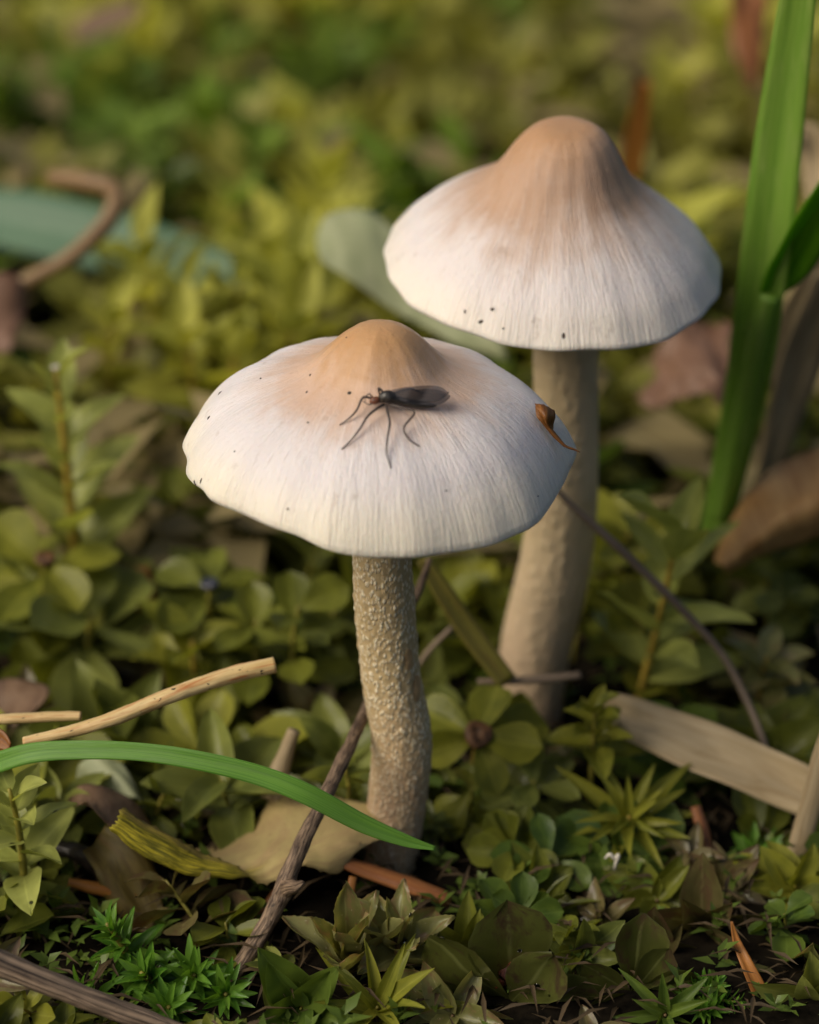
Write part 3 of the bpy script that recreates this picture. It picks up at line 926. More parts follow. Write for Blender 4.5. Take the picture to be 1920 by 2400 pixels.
# straw and stems beside the far mushroom
tag(ribbon('straw_leaf', [V(1385, 1652, 1.6), V(1440, 1672, 1.5), V(1520, 1700, 1.3), V(1650, 1755, 1.0), V(1790, 1815, .75), V(1960, 1890, .5)], [cm(x, 2) for x in (60, 95, 112, 130, 122, 110)], M['straw_pale'], up=(0.1, -.75, .65), fold=.16, ns=50, nw=9, wav=.12),
    'flat straw-coloured dead leaf lying across the moss', 'leaf')
tag(tube('straw_stalk', [V(1960, 1680, .2), V(1925, 1800, .1), V(1890, 1930, 0), V(1850, 2060, -.2), V(1800, 2190, -.4)], [cm(x / 2, .5) for x in (60, 60, 58, 52, 44)], M['straw'], ns=40, nr=12, rough=.1, flat=.5),
    'tan dry stalk crossing the end of the flat straw leaf', 'stalk')
tag(tube('thin_stem', [V(1290, 1130, 2.4), V(1340, 1185, 2.3), V(1430, 1265, 2.2), V(1520, 1350, 2.2), V(1600, 1430, 2.2), V(1690, 1530, 2.2), V(1750, 1640, 2.0), V(1790, 1740, 1.6), V(1835, 1880, 1.3)], [cm(x / 2, 2.5) for x in (14, 18, 22, 22, 20, 18, 18, 18, 14)], M['twig_grey'], ns=80, nr=8, rough=.1),
    'long thin greyish dry stem arching past the far stem', 'stem')
tag(tube('thin_stem', [V(1120, 1598, 1.9), V(1200, 1596, 1.9), V(1290, 1590, 1.9), V(1362, 1582, 1.9)], [cm(x / 2, 2) for x in (14, 20, 22, 18)], M['twig_grey'], ns=30, nr=8, rough=.1),
    'short pale dry stem lying in front of the far stem foot', 'stem')
tag(ribbon('grass_blade', [V(990, 1310, 2.2), V(1040, 1390, 2.1), V(1100, 1480, 2.0), V(1190, 1600, 1.8)], [cm(x, 2.5) for x in (30, 48, 54, 50)], M.setdefault('blade_yellow', fibermat('yellowing_blade', (0.17, 0.15, 0.02), (0.26, 0.22, 0.04), (0.16, 0.09, 0.02), 0.45, .4, 8, .3, .2)), up=(0.3, -1, .4), fold=.15, ns=30),
    'yellowing grass blade slanting between the two mushroom stems', 'grass blade')
tag(tube('thin_stem', [V(980, 1560, 2.4), V(1010, 1520, 2.4), V(1060, 1470, 2.4)], [.03, .035, .03], M['twig_grey'], ns=12, nr=8), 'faint thin stem tip between the two stems', 'stem')
# upright grass
gb = ribbon('grass_blade', [V(1672, 1270, 5.2), V(1705, 1130, 5.0), V(1740, 960, 4.7), V(1765, 830, 4.5), V(1782, 700, 4.4), V(1806, 520, 4.2), V(1828, 330, 4.0), V(1858, 100, 3.7), V(1890, -120, 3.4)], [cm(x, 5) for x in (70, 86, 100, 112, 116, 118, 112, 92, 70)],
            M['grass_far'], up=(-0.6, -1, .2), fold=.12, ns=70, nw=7)
tag(gb, 'tall upright green grass blade beside the far mushroom', 'grass blade')
sb = ribbon('side_blade', [V(1800, 690, 4.3), V(1850, 620, 4.2), V(1905, 530, 4.0), V(1990, 400, 3.8)], [cm(x, 5) for x in (50, 105, 120, 110)], M['grass_vivid'], up=(0.4, -1, .2), fold=.2, ns=30, nw=7)
sb.parent = gb; sb.location = sb.location - gb.location
sb = tube('sheath', [V(1690, 1215, 5.0), V(1720, 1080, 4.8), V(1755, 920, 4.55), V(1785, 780, 4.35), V(1805, 690, 4.25)], [cm(x / 2, 5) for x in (40, 52, 56, 54, 46)], M['grass_far'], ns=30, nr=12)
sb.parent = gb; sb.location = sb.location - gb.location
# dry leaves on the right
t = loft('dry_leaf', [[V(1680, 1290, 4.6), V(1740, 1180, 4.8), V(1820, 1090, 5.0), V(1960, 1030, 5.0)],
                  [V(1675, 1320, 4.2), V(1760, 1225, 4.2), V(1850, 1160, 4.2), V(1970, 1110, 4.2)],
                  [V(1690, 1330, 4.0), V(1780, 1265, 3.9), V(1870, 1210, 3.9), V(1975, 1165, 3.9)],
                  [V(1700, 1345, 4.1), V(1790, 1300, 4.1), V(1890, 1270, 4.2), V(1975, 1240, 4.2)]], M['tan_leaf'], nu=40, nv=20, rough=.05, seed=3)
tag(t, 'large curled orange-tan dry leaf at the grass foot', 'leaf')
tag(ribbon('straw_leaf', [V(1790, 1150, 6.2), V(1830, 1000, 6.1), V(1880, 830, 6.0), V(1960, 640, 5.8)], [cm(x, 6) for x in (50, 90, 110, 110)], M['straw'], up=(.3, -1, .2), fold=.15, ns=30, wav=.06), 'wide pale brown straw leaf leaning behind the grass', 'leaf')
tag(ribbon('straw_leaf', [V(1800, 900, 7.2), V(1840, 760, 7.0), V(1930, 600, 6.8)], [cm(x, 7) for x in (30, 50, 60)], M['straw_pale'], up=(.3, -1, .2), fold=.15, ns=24), 'narrow cream straw behind the side blade of grass', 'leaf')
tag(ribbon('straw_leaf', [V(1860, 300, 9), V(1900, 320, 9), V(1915, 380, 9), V(1925, 480, 8.8)], [cm(x, 9) for x in (20, 60, 70, 60)], M['straw_pale'], up=(-.2, -1, .3), fold=.2, ns=24), 'cream curled dead blade beyond the tall grass', 'leaf')
t = loft('dead_leaf', [[V(1500, 960, 8), V(1560, 800, 8.4), V(1640, 760, 8.4), V(1710, 780, 8.4)],
                   [V(1540, 960, 7.6), V(1600, 860, 7.7), V(1660, 840, 7.7), V(1720, 860, 7.7)],
                   [V(1590, 980, 7.2), V(1640, 940, 7.2), V(1680, 930, 7.2), V(1725, 960, 7.2)]], M['pink_leaf'], nu=24, nv=14, rough=.25, jag=.15, seed=6)
tag(t, 'dull pinkish-brown dead leaf between the far stem and the tall grass', 'leaf')
t = ribbon('dead_leaf', [V(1760, 210, 17), V(1755, 100, 17.5), V(1748, -60, 18)], [cm(x, 17) for x in (30, 80, 90)], M['needle'], up=(.2, -1, .2), fold=.2, ns=20, wav=.2)
tag(t, 'blurred reddish dead leaf far off beside the tall grass tip', 'leaf')
tag(ribbon('conifer_needle', [V(1475, 420, 13), V(1490, 320, 12.8), V(1512, 190, 12.5)], [cm(x, 13) for x in (50, 52, 30)], M['needle_orange'], up=(0, -1, .2), fold=.2, ns=20), 'blurred orange needle standing behind the far cap', 'needle')
tag(ribbon('conifer_needle', [V(170, 80, 27), V(250, 50, 27), V(330, 20, 27)], [cm(x, 27) for x in (60, 75, 50)], M['brown_leaf'], up=(0, -.6, .8), fold=.2, ns=20), 'blurred rust-coloured needle lying far off on the moss', 'needle')
tag(ribbon('grass_blade', [V(-80, 500, 15.5), V(60, 520, 15), V(220, 555, 14.5), V(400, 600, 14), V(560, 650, 13.5), V(640, 690, 13)], [cm(x, 14.5) for x in (130, 150, 150, 120, 80, 40)], M['grass_blue'], up=(0, -.8, .6), fold=.08, ns=40, nw=7),
    'broad bluish green blade lying on the far moss', 'grass blade')
tag(tube('curved_twig', [V(-60, 720, 10), V(60, 660, 10), V(160, 605, 10), V(235, 540, 10.2), V(272, 478, 10.4), V(262, 440, 10.7), V(200, 425, 11), V(120, 415, 11.4)], [cm(x / 2, 10) for x in (34, 36, 38, 42, 44, 44, 48, 40)], M.setdefault('curl', fibermat('brown_curl', (0.17, 0.10, 0.045), (0.27, 0.17, 0.075), (0.12, 0.07, 0.035), .5, .6, 5, .3)), ns=50, nr=12, rough=.1),
    'brown hooked dry stem bent over the bluish blade', 'stem')
t = loft('pale_leaf', [[V(738, 560, 8.3), V(770, 500, 8.6), V(840, 490, 8.6), V(920, 530, 8.4), V(1040, 640, 7.8), V(1180, 780, 7.2)],
                   [V(742, 585, 8.0), V(800, 575, 8), V(870, 600, 7.9), V(950, 660, 7.7), V(1050, 730, 7.4), V(1190, 820, 7)],
                   [V(755, 610, 7.8), V(810, 650, 7.6), V(880, 700, 7.5), V(960, 750, 7.4), V(1060, 800, 7.2), V(1195, 850, 7)]], M['pale_leaf'], nu=40, nv=16, rough=.05, seed=9)
tag(t, 'pale sage-green leaf lying between the two caps', 'leaf')
t = loft('dead_leaf', [[V(-60, 640, 9), V(20, 640, 9), V(60, 690, 9)], [V(-60, 740, 8.6), V(20, 740, 8.6), V(50, 760, 8.6)], [V(-60, 830, 8.2), V(10, 830, 8.2), V(30, 820, 8.2)]], M['pink_leaf'], nu=14, nv=12, rough=.1)
tag(t, 'reddish dead leaf under the hooked dry stem', 'leaf')
t = loft('dead_leaf', [[V(-60, 1620, 2.2), V(20, 1590, 2.2), V(90, 1610, 2.1)], [V(-60, 1680, 1.8), V(20, 1650, 1.8), V(110, 1640, 1.7)], [V(-60, 1720, 1.4), V(20, 1710, 1.4), V(60, 1680, 1.4)]], M['brown_leaf'], nu=16, nv=12, rough=.08)
tag(t, 'dull brown dead leaf behind the short tan stalk', 'leaf')
tag(tube('conifer_needle', [V(330, 1330, 4.6), V(345, 1390, 4.5), V(338, 1450, 4.4)], [.1, .11, .1], M['needle_orange'], ns=20, nr=10, flat=.6), 'orange-brown needle behind the dark-centred wet rosette', 'needle')
t = loft('bud_husk', [[V(1165, 2265, -2.0), V(1200, 2235, -2.0), V(1250, 2250, -2.0), V(1262, 2290, -2.0)], [V(1170, 2300, -2.3), V(1205, 2270, -2.45), V(1240, 2285, -2.4), V(1262, 2310, -2.2)],
                  [V(1180, 2340, -2.2), V(1210, 2330, -2.3), V(1240, 2330, -2.3), V(1255, 2335, -2.2)]], M['red_bud'], nu=26, nv=20, rough=.22, jag=.06, freq=6)
tag(t, 'crumpled red-brown bud husk behind the dark wet rosette', 'bud')


# ---------------------------------------------------------------- moss shoots
def leaf_mesh(name, W, shape, arch, fold, serr=0.0, nseg=6, nw=5, wavy=0.05, seed=0):
    """unit-length leaf along +Y, face +Z"""
    rr = random.Random(seed)
    vs, uv = [], []
    off = rr.uniform(0, 50)
    twist = rr.uniform(-0.3, 0.3)
    ns = nseg + 1
    for j in range(ns):
        t = j / nseg
        if shape == 'ovate':
            ww = W * (math.sin(math.pi * min(1, t ** 0.75 * 0.93 + 0.07)) ** 0.8)
        elif shape == 'obovate':
            ww = W * (0.10 + 0.95 * math.sin(math.pi * t ** 1.55 * 0.985) ** 0.75 * (t > 0)) if t < 0.98 else W * 0.05
        else:
            ww = W * ((1 - t) ** 0.75 * (0.62 + 1.1 * t * (1.3 - t)))
        ww = max(ww, 0.008)
        a = arch * t
        cy = math.sin(a) / arch if abs(arch) > 1e-3 else t
        cz = -(1 - math.cos(a)) / arch if abs(arch) > 1e-3 else 0
        ny, nz = math.sin(a), math.cos(a)
        for i in range(nw):
            f = 2 * i / (nw - 1) - 1
            x = f * ww * 0.5
            if serr and abs(f) == 1 and 0.2 < t < 0.97:
                x += math.copysign(serr * (1 if j % 2 else -0.3) * rr.uniform(.5, 1.3), f)
            h = fold * W * (abs(f) ** 1.3 - 0.4) * (ww / W) + wavy * W * noise.noise(Vector((f * 1.1 + off, t * 3, off))) + twist * x * t
            vs.append((x, cy + ny * h, cz + nz * h))
            uv.append((i / (nw - 1), t))
    me = bpy.data.meshes.new(name)
    me.from_pydata(vs, [], grid_faces(nw, ns))
    lay = me.uv_layers.new(name='UVMap')
    idx = np.empty(len(me.loops), dtype=np.int32)
    me.loops.foreach_get('vertex_index', idx)
    lay.data.foreach_set('uv', np.asarray(uv, dtype=np.float32)[idx].ravel())
    me.polygons.foreach_set('use_smooth', [True] * len(me.polygons))
    me.update()
    return me


LEAF = {}


def lib(kind, mat):
    key = (kind, mat)
    if key not in LEAF:
        out = []
        for k in range(5):
            s = hash(kind) % 1 + k * 13 + len(LEAF) * 7
            if kind == 'round':
                me = leaf_mesh('leaf', R.uniform(.56, .68), 'obovate', R.uniform(.3, .8), R.uniform(.1, .3), 0, 7, 5, .10, s)
            elif kind == 'ovate':
                me = leaf_mesh('leaf', R.uniform(.44, .56), 'ovate', R.uniform(.3, .9), R.uniform(.2, .4), 0, 7, 5, .12, s)
            elif kind == 'lance':
                me = leaf_mesh('leaf', R.uniform(.26, .34), 'lance', R.uniform(.3, .9), R.uniform(.2, .5), 0, 6, 5, .10, s)
            elif kind == 'serrate':
                me = leaf_mesh('leaf', R.uniform(.36, .46), 'ovate', R.uniform(-.2, .5), R.uniform(.2, .5), .016, 26, 7, .22, s)
            else:   # spike
                me = leaf_mesh('leaf', R.uniform(.30, .42), 'lance', R.uniform(.2, .9), R.uniform(.2, .5), .01, 8, 3, .1, s)
            me.materials.append(M[mat])
            out.append(me)
        LEAF[key] = out
    return LEAF[key]


ZONES = []       # (x0, y0, x1, y1, depth y) parts of the picture kept clear of nearer filler


def shoot(label, base, tip, kind, mat, n, size, angle, t0=0.2, group=None, stem='moss_stem', sr=0.035, bend=0.15, core=None, seed=0,
          roll=0.0, power=1.0, name='moss_shoot', size_prof=None, jitter=0.18, zone=True, cat='moss'):
    """leafy shoot: an Empty at its foot, a stem and single leaves set in a spiral. size=(at foot, at tip), angle=(at foot, at tip) from the stem, degrees"""
    rr = random.Random(seed * 131 + n)
    base, tip = Vector(base), Vector(tip)
    e = empty(name, base, label, cat, group)
    ax = tip - base
    side = Vector((rr.uniform(-1, 1), rr.uniform(-1, 1), 0)) * bend * ax.length
    ctrl = base + ax * 0.5 + side

    def at(t):
        return base * (1 - t) ** 2 + ctrl * 2 * t * (1 - t) + tip * t ** 2

    def tan(t):
        return ((ctrl - base) * (1 - t) + (tip - ctrl) * t).normalized()
    vs, fs, uv = tube_data([at(k / 4) for k in range(5)], [sr, sr * .95, sr * .85, sr * .7, sr * .4], ns=12, nr=6)
    mesh_obj('stem', [v - base for v in vs], fs, M[stem], e, None, uv)
    meshes = lib(kind, mat)
    for i in range(n):
        f = (i + 0.5) / n
        t = t0 + (1 - t0) * f ** power
        d = tan(t)
        ref = Vector((0, -1, 0)) if abs(d.y) < 0.9 else Vector((1, 0, 0))
        s = d.cross(ref).normalized()
        b = d.cross(s)
        az = roll + i * 2.39996 + rr.uniform(-jitter, jitter)
        out = s * math.cos(az) + b * math.sin(az)
        an = math.radians(angle[0] + (angle[1] - angle[0]) * f + rr.uniform(-15, 15))
        yv = (d * math.cos(an) + out * math.sin(an)).normalized()
        zv = (d * math.sin(an) - out * math.cos(an)).normalized()     # upper face looks to the stem tip
        ro = rr.uniform(-.4, .4)
        xv = yv.cross(zv)
        xv, zv = xv * math.cos(ro) + zv * math.sin(ro), zv * math.cos(ro) - xv * math.sin(ro)
        L = (size[0] + (size[1] - size[0]) * f) * rr.uniform(.84, 1.14)
        if zone and kind in ('round', 'ovate', 'lance'):
            L *= 1.2
        if size_prof:
            L *= size_prof(f)
        mat4 = Matrix((xv * L * rr.uniform(.88, 1.1), yv * L, zv * L)).transposed().to_4x4()
        mat4.translation = at(t) - base + out * sr * 0.5
        o = bpy.data.objects.new('leaf', rr.choice(meshes))
        COL.objects.link(o)
        o.parent = e
        o.matrix_basis = mat4
    if core:
        cmat, cr = core
        d = tan(1.0)
        vs, fs, uv = tube_data([tip - d * cr * .6, tip + d * cr * .1, tip + d * cr * .5, tip + d * cr * .42, tip + d * cr * .2], [cr * .45, cr * 1.0, cr * .92, cr * .55, cr * .1], ns=14, nr=14, rough=.18, seed=seed)
        mesh_obj('bud', [v - base for v in vs], fs, M[cmat], e, None, uv)
    if zone:
        a, b_ = proj(base), proj(tip)
        r = max(size) * FPX / b_[2] * 0.75
        ZONES.append((min(a[0], b_[0]) - r, b_[1] - r * .8, max(a[0], b_[0]) + r, max(b_[1] + r * .7, (a[1] + b_[1]) / 2), base.y))
    return e


def up_to(px, py, y, foot_dx=0.0, foot_dy=0.3):
    """foot on the soil below a tip seen at px,py"""
    t = V(px, py, y)
    x, yy = t.x + foot_dx, y + foot_dy
    return Vector((x, yy, terrain(x, yy) - 0.05)), t


S = shoot
b, t = up_to(130, 862, 5.0, 0.05)
S('tall yellow-green leafy shoot with a pale pointed tip, standing alone above the moss', b, t, 'ovate', 'pale_green', 14, (1.2, .5), (58, 30), .3, stem='moss_stem_gold', sr=.075, seed=1, bend=.02, core=('white_fluff', .05))
b, t = up_to(105, 1312, 4.0)
S('broad rosette with a brown centre below the tall pale-tipped shoot', b, t, 'round', 'yellowgreen', 11, (.85, .7), (80, 72), .55, sr=.05, core=('bud', .13), seed=2)
b, t = up_to(215, 1435, 3.6)
S('moss shoot with very large rounded leaves beside the brown-centred rosette', b, t, 'round', 'grey_green', 8, (1.1, .8), (78, 50), .45, sr=.05, seed=31)
b, t = up_to(490, 1372, 3.6)
S('wet rosette with a dark glistening centre near the mushroom rim', b, t, 'round', 'olive', 10, (.72, .6), (78, 70), .6, sr=.05, core=('bud_dark', .11), seed=4)
b, t = up_to(450, 1500, 3.0)
S('olive moss shoot with long drooping leaves under the dark-centred rosette', b, t, 'ovate', 'yellowgreen', 10, (.85, .6), (82, 55), .4, sr=.045, seed=5, stem='moss_stem_gold')
b, t = up_to(600, 1450, 3.0)
S('olive moss shoot between the dark-centred rosette and the near stem', b, t, 'round', 'olive', 9, (.7, .5), (75, 50), .4, seed=6)
b, t = up_to(700, 1420, 2.6)
S('dim olive moss shoot close behind the near stem', b, t, 'round', 'olive', 9, (.65, .5), (75, 50), .4, seed=16)
b, t = up_to(1120, 1725, 1.1, 0.0, 0.9)
S('flower-like six-leaved rosette with a brown cup beside the near stem', b, t, 'round', 'yellowgreen', 6, (.66, .62), (80, 76), .93, core=('bud', .17), seed=9, roll=.3, jitter=.1, sr=.045, stem='moss_stem_gold', bend=.05)
b, t = up_to(1105, 1850, 0.7, 0.0, .3)
S('low shoot with a heart-shaped hanging leaf below the flower-like rosette', b, t, 'round', 'yellowgreen', 5, (.55, .55), (110, 95), .6, seed=12, roll=.6)
b, t = up_to(1250, 1830, .8)
S('moss shoot with oval leaves between the flower-like and the spiky rosettes', b, t, 'round', 'grey_green', 8, (.6, .5), (85, 60), .4, seed=13)
b, t = up_to(1475, 1915, .2, 0.0, .5)
S('spiky yellow-green star rosette with a white fibre below its centre', b, t, 'lance', 'yellowgreen', 22, (.80, .42), (82, 30), .6, seed=14, sr=.06, stem='moss_stem_gold', bend=.04)
b, t = up_to(1455, 2010, -.1)
S('broad rounded leaves spreading under the spiky star rosette', b, t, 'round', 'green', 8, (.75, .6), (88, 70), .5, seed=15)
b, t = up_to(1592, 1236, 2.9, -.45, .2)
S('tall leaning leafy shoot with a golden stem at the far stem', b, t, 'ovate', 'pale_green', 13, (1.05, .8), (60, 32), .25, seed=17, stem='moss_stem_gold', sr=.055, bend=.03, zone=True)
b, t = up_to(1395, 1655, 1.0)
S('small yellowish crinkled rosette at the far stem foot', b, t, 'ovate', 'yellowgreen', 14, (.5, .3), (80, 35), .5, seed=18)
b, t = up_to(1830, 1375, 4.4)
S('bluish wet rosette under the curled orange-tan leaf', b, t, 'round', 'grey_green', 8, (.6, .5), (80, 70), .6, seed=19)
b, t = up_to(1800, 1540, 2.8)
S('withered yellowish shoot behind the flat straw leaf', b, t, 'ovate', 'dead', 12, (.75, .5), (75, 45), .3, seed=20, stem='moss_stem_gold')
b, t = up_to(1870, 2075, -.7)
S('yellowish crinkled shoot beside the tan dry stalk', b, t, 'ovate', 'yellowgreen', 14, (.6, .35), (80, 40), .4, seed=21)
b, t = up_to(1645, 2180, -1.2)
S('brown withered rosette behind the bright orange needle', b, t, 'ovate', 'brown_moss', 11, (.8, .6), (72, 25), .35, seed=22, stem='moss_stem_brown')
b, t = up_to(1765, 2230, -1.0)
S('tan withered shoot behind the pointed orange needle', b, t, 'ovate', 'dead', 8, (.7, .5), (75, 40), .35, seed=23, stem='moss_stem_brown')
b, t = up_to(1365, 2245, -1.9)
S('small olive sprig of few broad leaves below the orange stub', b, t, 'ovate', 'grey_green', 9, (.55, .36), (80, 30), .5, seed=24)
b, t = up_to(1195, 2355, -2.45, 0, .3)
S('dark wet glossy broad-leaved rosette beside the withered serrated shoot', b, t, 'round', 'wet', 7, (.95, .85), (74, 60), .55, seed=25, sr=.045, stem='moss_stem_brown')
b, t = up_to(930, 2200, -2.0, 0.05, .1)
S('withered olive-brown serrated shoot below the thick rust needle', b, t, 'serrate', 'dead', 15, (.92, .55), (85, 25), .15, seed=26, sr=.06, stem='moss_stem_brown', bend=.05)
b, t = up_to(815, 2225, -2.1, 0.05, .1)
S('upright brownish serrated leaves beside the withered shoot and the twig', b, t, 'serrate', 'dead', 8, (.95, .85), (38, 18), .25, seed=27, sr=.05, stem='moss_stem_brown')
b, t = up_to(885, 2360, -2.8, 0.0, .1)
S('fresh yellow-green lance-leaved shoot in front of the withered shoot', b, t, 'lance', 'yellowgreen', 12, (.75, .6), (60, 18), .2, seed=28, sr=.04)
b, t = up_to(705, 2365, -2.7)
S('green pointed shoot between the twig and the withered shoot', b, t, 'ovate', 'green', 9, (.75, .6), (50, 25), .3, seed=29)
b, t = up_to(22, 1850, -1.2, 0, .1)
S('glossy shoot with wide pale leaves beneath the arching grass blade', b, t, 'ovate', 'pale_green', 15, (.8, .42), (88, 28), .25, seed=30, sr=.05)
b, t = V(505, 2260, -1.5), V(388, 2062, -1.2)
b.z = terrain(b.x, b.y)
S('arching sprig with paired round leaves under the rolled leaf edge', b, t, 'round', 'brown_moss', 10, (.55, .42), (72, 50), .25, seed=32, sr=.028, bend=.05, stem='moss_stem')
for k, (px, py, y, kd, mt, n, sz, an, lb) in enumerate((
        (1290, 2010, -.3, 'round', 'green', 8, .62, 62, 'dim deep green rosette between the rust needle and the star rosette'),
        (1215, 1990, -.2, 'round', 'olive', 8, .6, 60, 'dim olive rosette close beside the rust needle end'),
        (1540, 2110, -.7, 'ovate', 'olive', 9, .62, 50, 'olive pointed shoot below the star rosette'),
        (1700, 2080, -.5, 'ovate', 'brown_moss', 9, .6, 45, 'brownish shoot between the pinkish needle and the tan stalk'),
        (1770, 2000, .1, 'spike', 'bright', 16, .42, 40, 'small bright green tuft under the flat straw leaf'),
        (1530, 2240, -1.5, 'ovate', 'brown_moss', 9, .7, 45, 'brown withered shoot beside the small olive sprig'),
        (1880, 2260, -1.6, 'ovate', 'dead', 10, .75, 45, 'tan crinkled shoot behind the reddish twig'),
        (1900, 2350, -2.4, 'ovate', 'grey_green', 9, .6, 50, 'greyish green shoot in front of the reddish twig'),
        (1480, 2330, -2.3, 'round', 'wet', 7, .7, 60, 'dark wet shoot behind the tapered tan-orange needle'),
        (1560, 2380, -2.8, 'lance', 'green', 11, .5, 35, 'narrow-leaved green shoot beside the vivid fronds'),
        (1100, 2240, -1.7, 'ovate', 'olive', 8, .55, 50, 'olive shoot behind the dark wet rosette'),
        (1060, 2380, -2.8, 'ovate', 'dead', 8, .65, 40, 'tan serrated-looking shoot between the wet rosette and the lance-leaved shoot'))):
    b, t = up_to(px, py, y, 0, .15)
    S(lb, b, t, kd, mt, n, (sz, sz * .72), (84, an), .35, seed=800 + k, stem='moss_stem_brown')
# bright spiky moss
for k, (px, py, y, fx, ln, n) in enumerate(((250, 2165, -2.1, .2, .5, 30), (330, 2280, -2.4, .1, .46, 26), (455, 2285, -2.4, .0, .48, 28), (180, 2330, -2.6, .2, .4, 24), (530, 2330, -2.6, -.1, .42, 24), (395, 2360, -2.8, 0, .42, 24))):
    b, t = up_to(px, py, y, fx, .25)
    S('bright green spiky moss tuft above the striped twig', b, t, 'spike', 'bright', n, (ln, ln * .55), (70, 22), .12, seed=40 + k, group='bright spiky moss tufts above the striped twig', sr=.05)
for k, (px, py, y, dx) in enumerate(((1600, 2330, -2.5, -.4), (1680, 2315, -2.5, .1), (1740, 2350, -2.6, .5), (1640, 2370, -2.8, -.2))):
    t = V(px, py, y)
    b = Vector((t.x - dx, y + .2, terrain(t.x, y)))
    S('vivid fern-like moss frond between the two orange needles', b, t, 'spike', 'bright', 30, (.24, .14), (75, 40), .1, seed=50 + k, group='vivid fern-like moss fronds between the orange needles', sr=.02)
for k, (px, py, y, dx) in enumerate(((1245, 2160, -1.0, .9), (1150, 2150, -1.0, .2), (1190, 2280, -1.6, .3))):
    t = V(px, py, y)
    b = Vector((t.x - dx, y, terrain(t.x, y) + .1))
    S('thin bright green feathery frond in the dark gap beside the rust needle', b, t, 'spike', 'bright', 28, (.20, .11), (72, 40), .1, seed=56 + k, group='feathery fronds in the dark gap beside the rust needle', sr=.018)
# white fibre on the star rosette
tag(tube('white_fibre', [V(1418, 2012, -.5), V(1430, 2003, -.5), V(1441, 2012, -.5), V(1450, 2004, -.5), V(1444, 2022, -.5), V(1440, 2038, -.5)], [.01, .022, .02, .022, .02, .008], M['white_fluff'], ns=30, nr=7),
    'crumpled white fibre caught on the spiky star rosette', 'fibre')
tag(tube('stub', [V(670, 1860, .9), V(668, 1800, 1.0), V(680, 1745, 1.0), V(700, 1705, 1.0)], [.08, .075, .07, .055], M['straw'], ns=20, nr=10, rough=.2), 'pale upright stub behind the yellow dead leaf', 'stalk') if False else None

# ---------------------------------------------------------------- filler shoots
ZONES += [(805, 1290, 1035, 2060, 0.2), (1150, 820, 1410, 1640, 3.4), (400, 740, 1360, 1310, 0), (880, 260, 1700, 830, 3.3), (255, 1840, 930, 2090, 0.2), (0, 1730, 1030, 2000, -1.4),
          (40, 1540, 670, 1760, -.4), (760, 2000, 1060, 2140, -.8), (640, 1640, 880, 2200, -1), (1640, 0, 1920, 1250, 4.5), (1400, 1640, 1920, 1900, 1.6), (1350, 1150, 1760, 1650, 2.4), (730, 470, 1160, 840, 7.5),
          (150, 1780, 400, 2240, -.6), (1660, 1030, 1920, 1300, 4.4), (1840, 1640, 1920, 2060, 0), (1700, 2140, 1820, 2400, -2), (985, 1300, 1200, 1620, 2)]


GAPS = [(-60, 690, 270, 950), (300, 425, 500, 545), (1410, 900, 1680, 1260), (0, 590, 60, 900), (760, 440, 900, 500), (1380, 390, 1460, 460)]


def in_gap(p, y0):
    a = proj(p)
    return p.y > y0 and any(g[0] < a[0] < g[2] and g[1] < a[1] < g[3] for g in GAPS)


def blocked(px0, py0, px1, py1, y):
    for a, b_, c, d, zy in ZONES:
        if zy > y - 0.25:
            ox = min(px1, c) - max(px0, a)
            oy = min(py1, d) - max(py0, b_)
            if ox > 12 and oy > 12:
                return True
    return False


fill_kinds = [('round', 'olive', 'moss_stem'), ('round', 'green', 'moss_stem'), ('ovate', 'olive', 'moss_stem'), ('round', 'yellowgreen', 'moss_stem_gold'), ('ovate', 'grey_green', 'moss_stem'),
              ('ovate', 'brown_moss', 'moss_stem_brown'), ('lance', 'olive', 'moss_stem')]
names_f = {'olive': 'olive-green', 'green': 'deep green', 'yellowgreen': 'yellow-green', 'grey_green': 'greyish green', 'brown_moss': 'brownish'}
made = []
FILL = []
tries = 0
while len(made) < 165 and tries < 9000:
    tries += 1
    y = R.uniform(-3.4, 9.5)
    hw = 4.3 + 0.17 * y + 0.7
    x = R.uniform(-hw, hw)
    if any((x - a) ** 2 + (y - c) ** 2 < (0.85 if y > .8 else .5) for a, c in made):
        continue
    if (x - near.location.x) ** 2 + y * y < .4 or (x - far.location.x) ** 2 + (y - 3.4) ** 2 < .5:
        continue
    h = R.uniform(.5, 1.7) + max(0, y - 3) * .08
    ls = R.uniform(.8, 1.35) if y > .8 else R.uniform(.55, .9)
    base = Vector((x, y, terrain(x, y) - .05))
    ok = False
    for _ in range(4):
        tip = base + Vector((R.uniform(-.3, .3), R.uniform(-.4, .1), h))
        pb, pt2 = proj(base), proj(tip)
        r = ls * FPX / pt2[2] * .85
        if not blocked(min(pb[0], pt2[0]) - r, pt2[1] - r * .7, max(pb[0], pt2[0]) + r, pb[1] - 40, y):
            ok = True
            break
        h *= 0.6
        if h < .3:
            break
    if not ok:
        continue
    if in_gap(tip, 5.4):
        continue
    made.append((x, y))
    kd, mt, stm = R.choices(fill_kinds, (5, 3, 4, 3, 3, 1.2, 1))[0]
    kname = {'round': 'round-leaved', 'ovate': 'pointed-leaved', 'lance': 'narrow-leaved'}[kd]
    FILL.append((S('-', base, tip, kd, mt, R.randint(7, 11), (ls, ls * .66), (R.uniform(72, 88), R.uniform(30, 60)), R.uniform(.2, .5),
      seed=100 + len(made), stem=stm, zone=False, sr=.03), h, names_f[mt], kname))
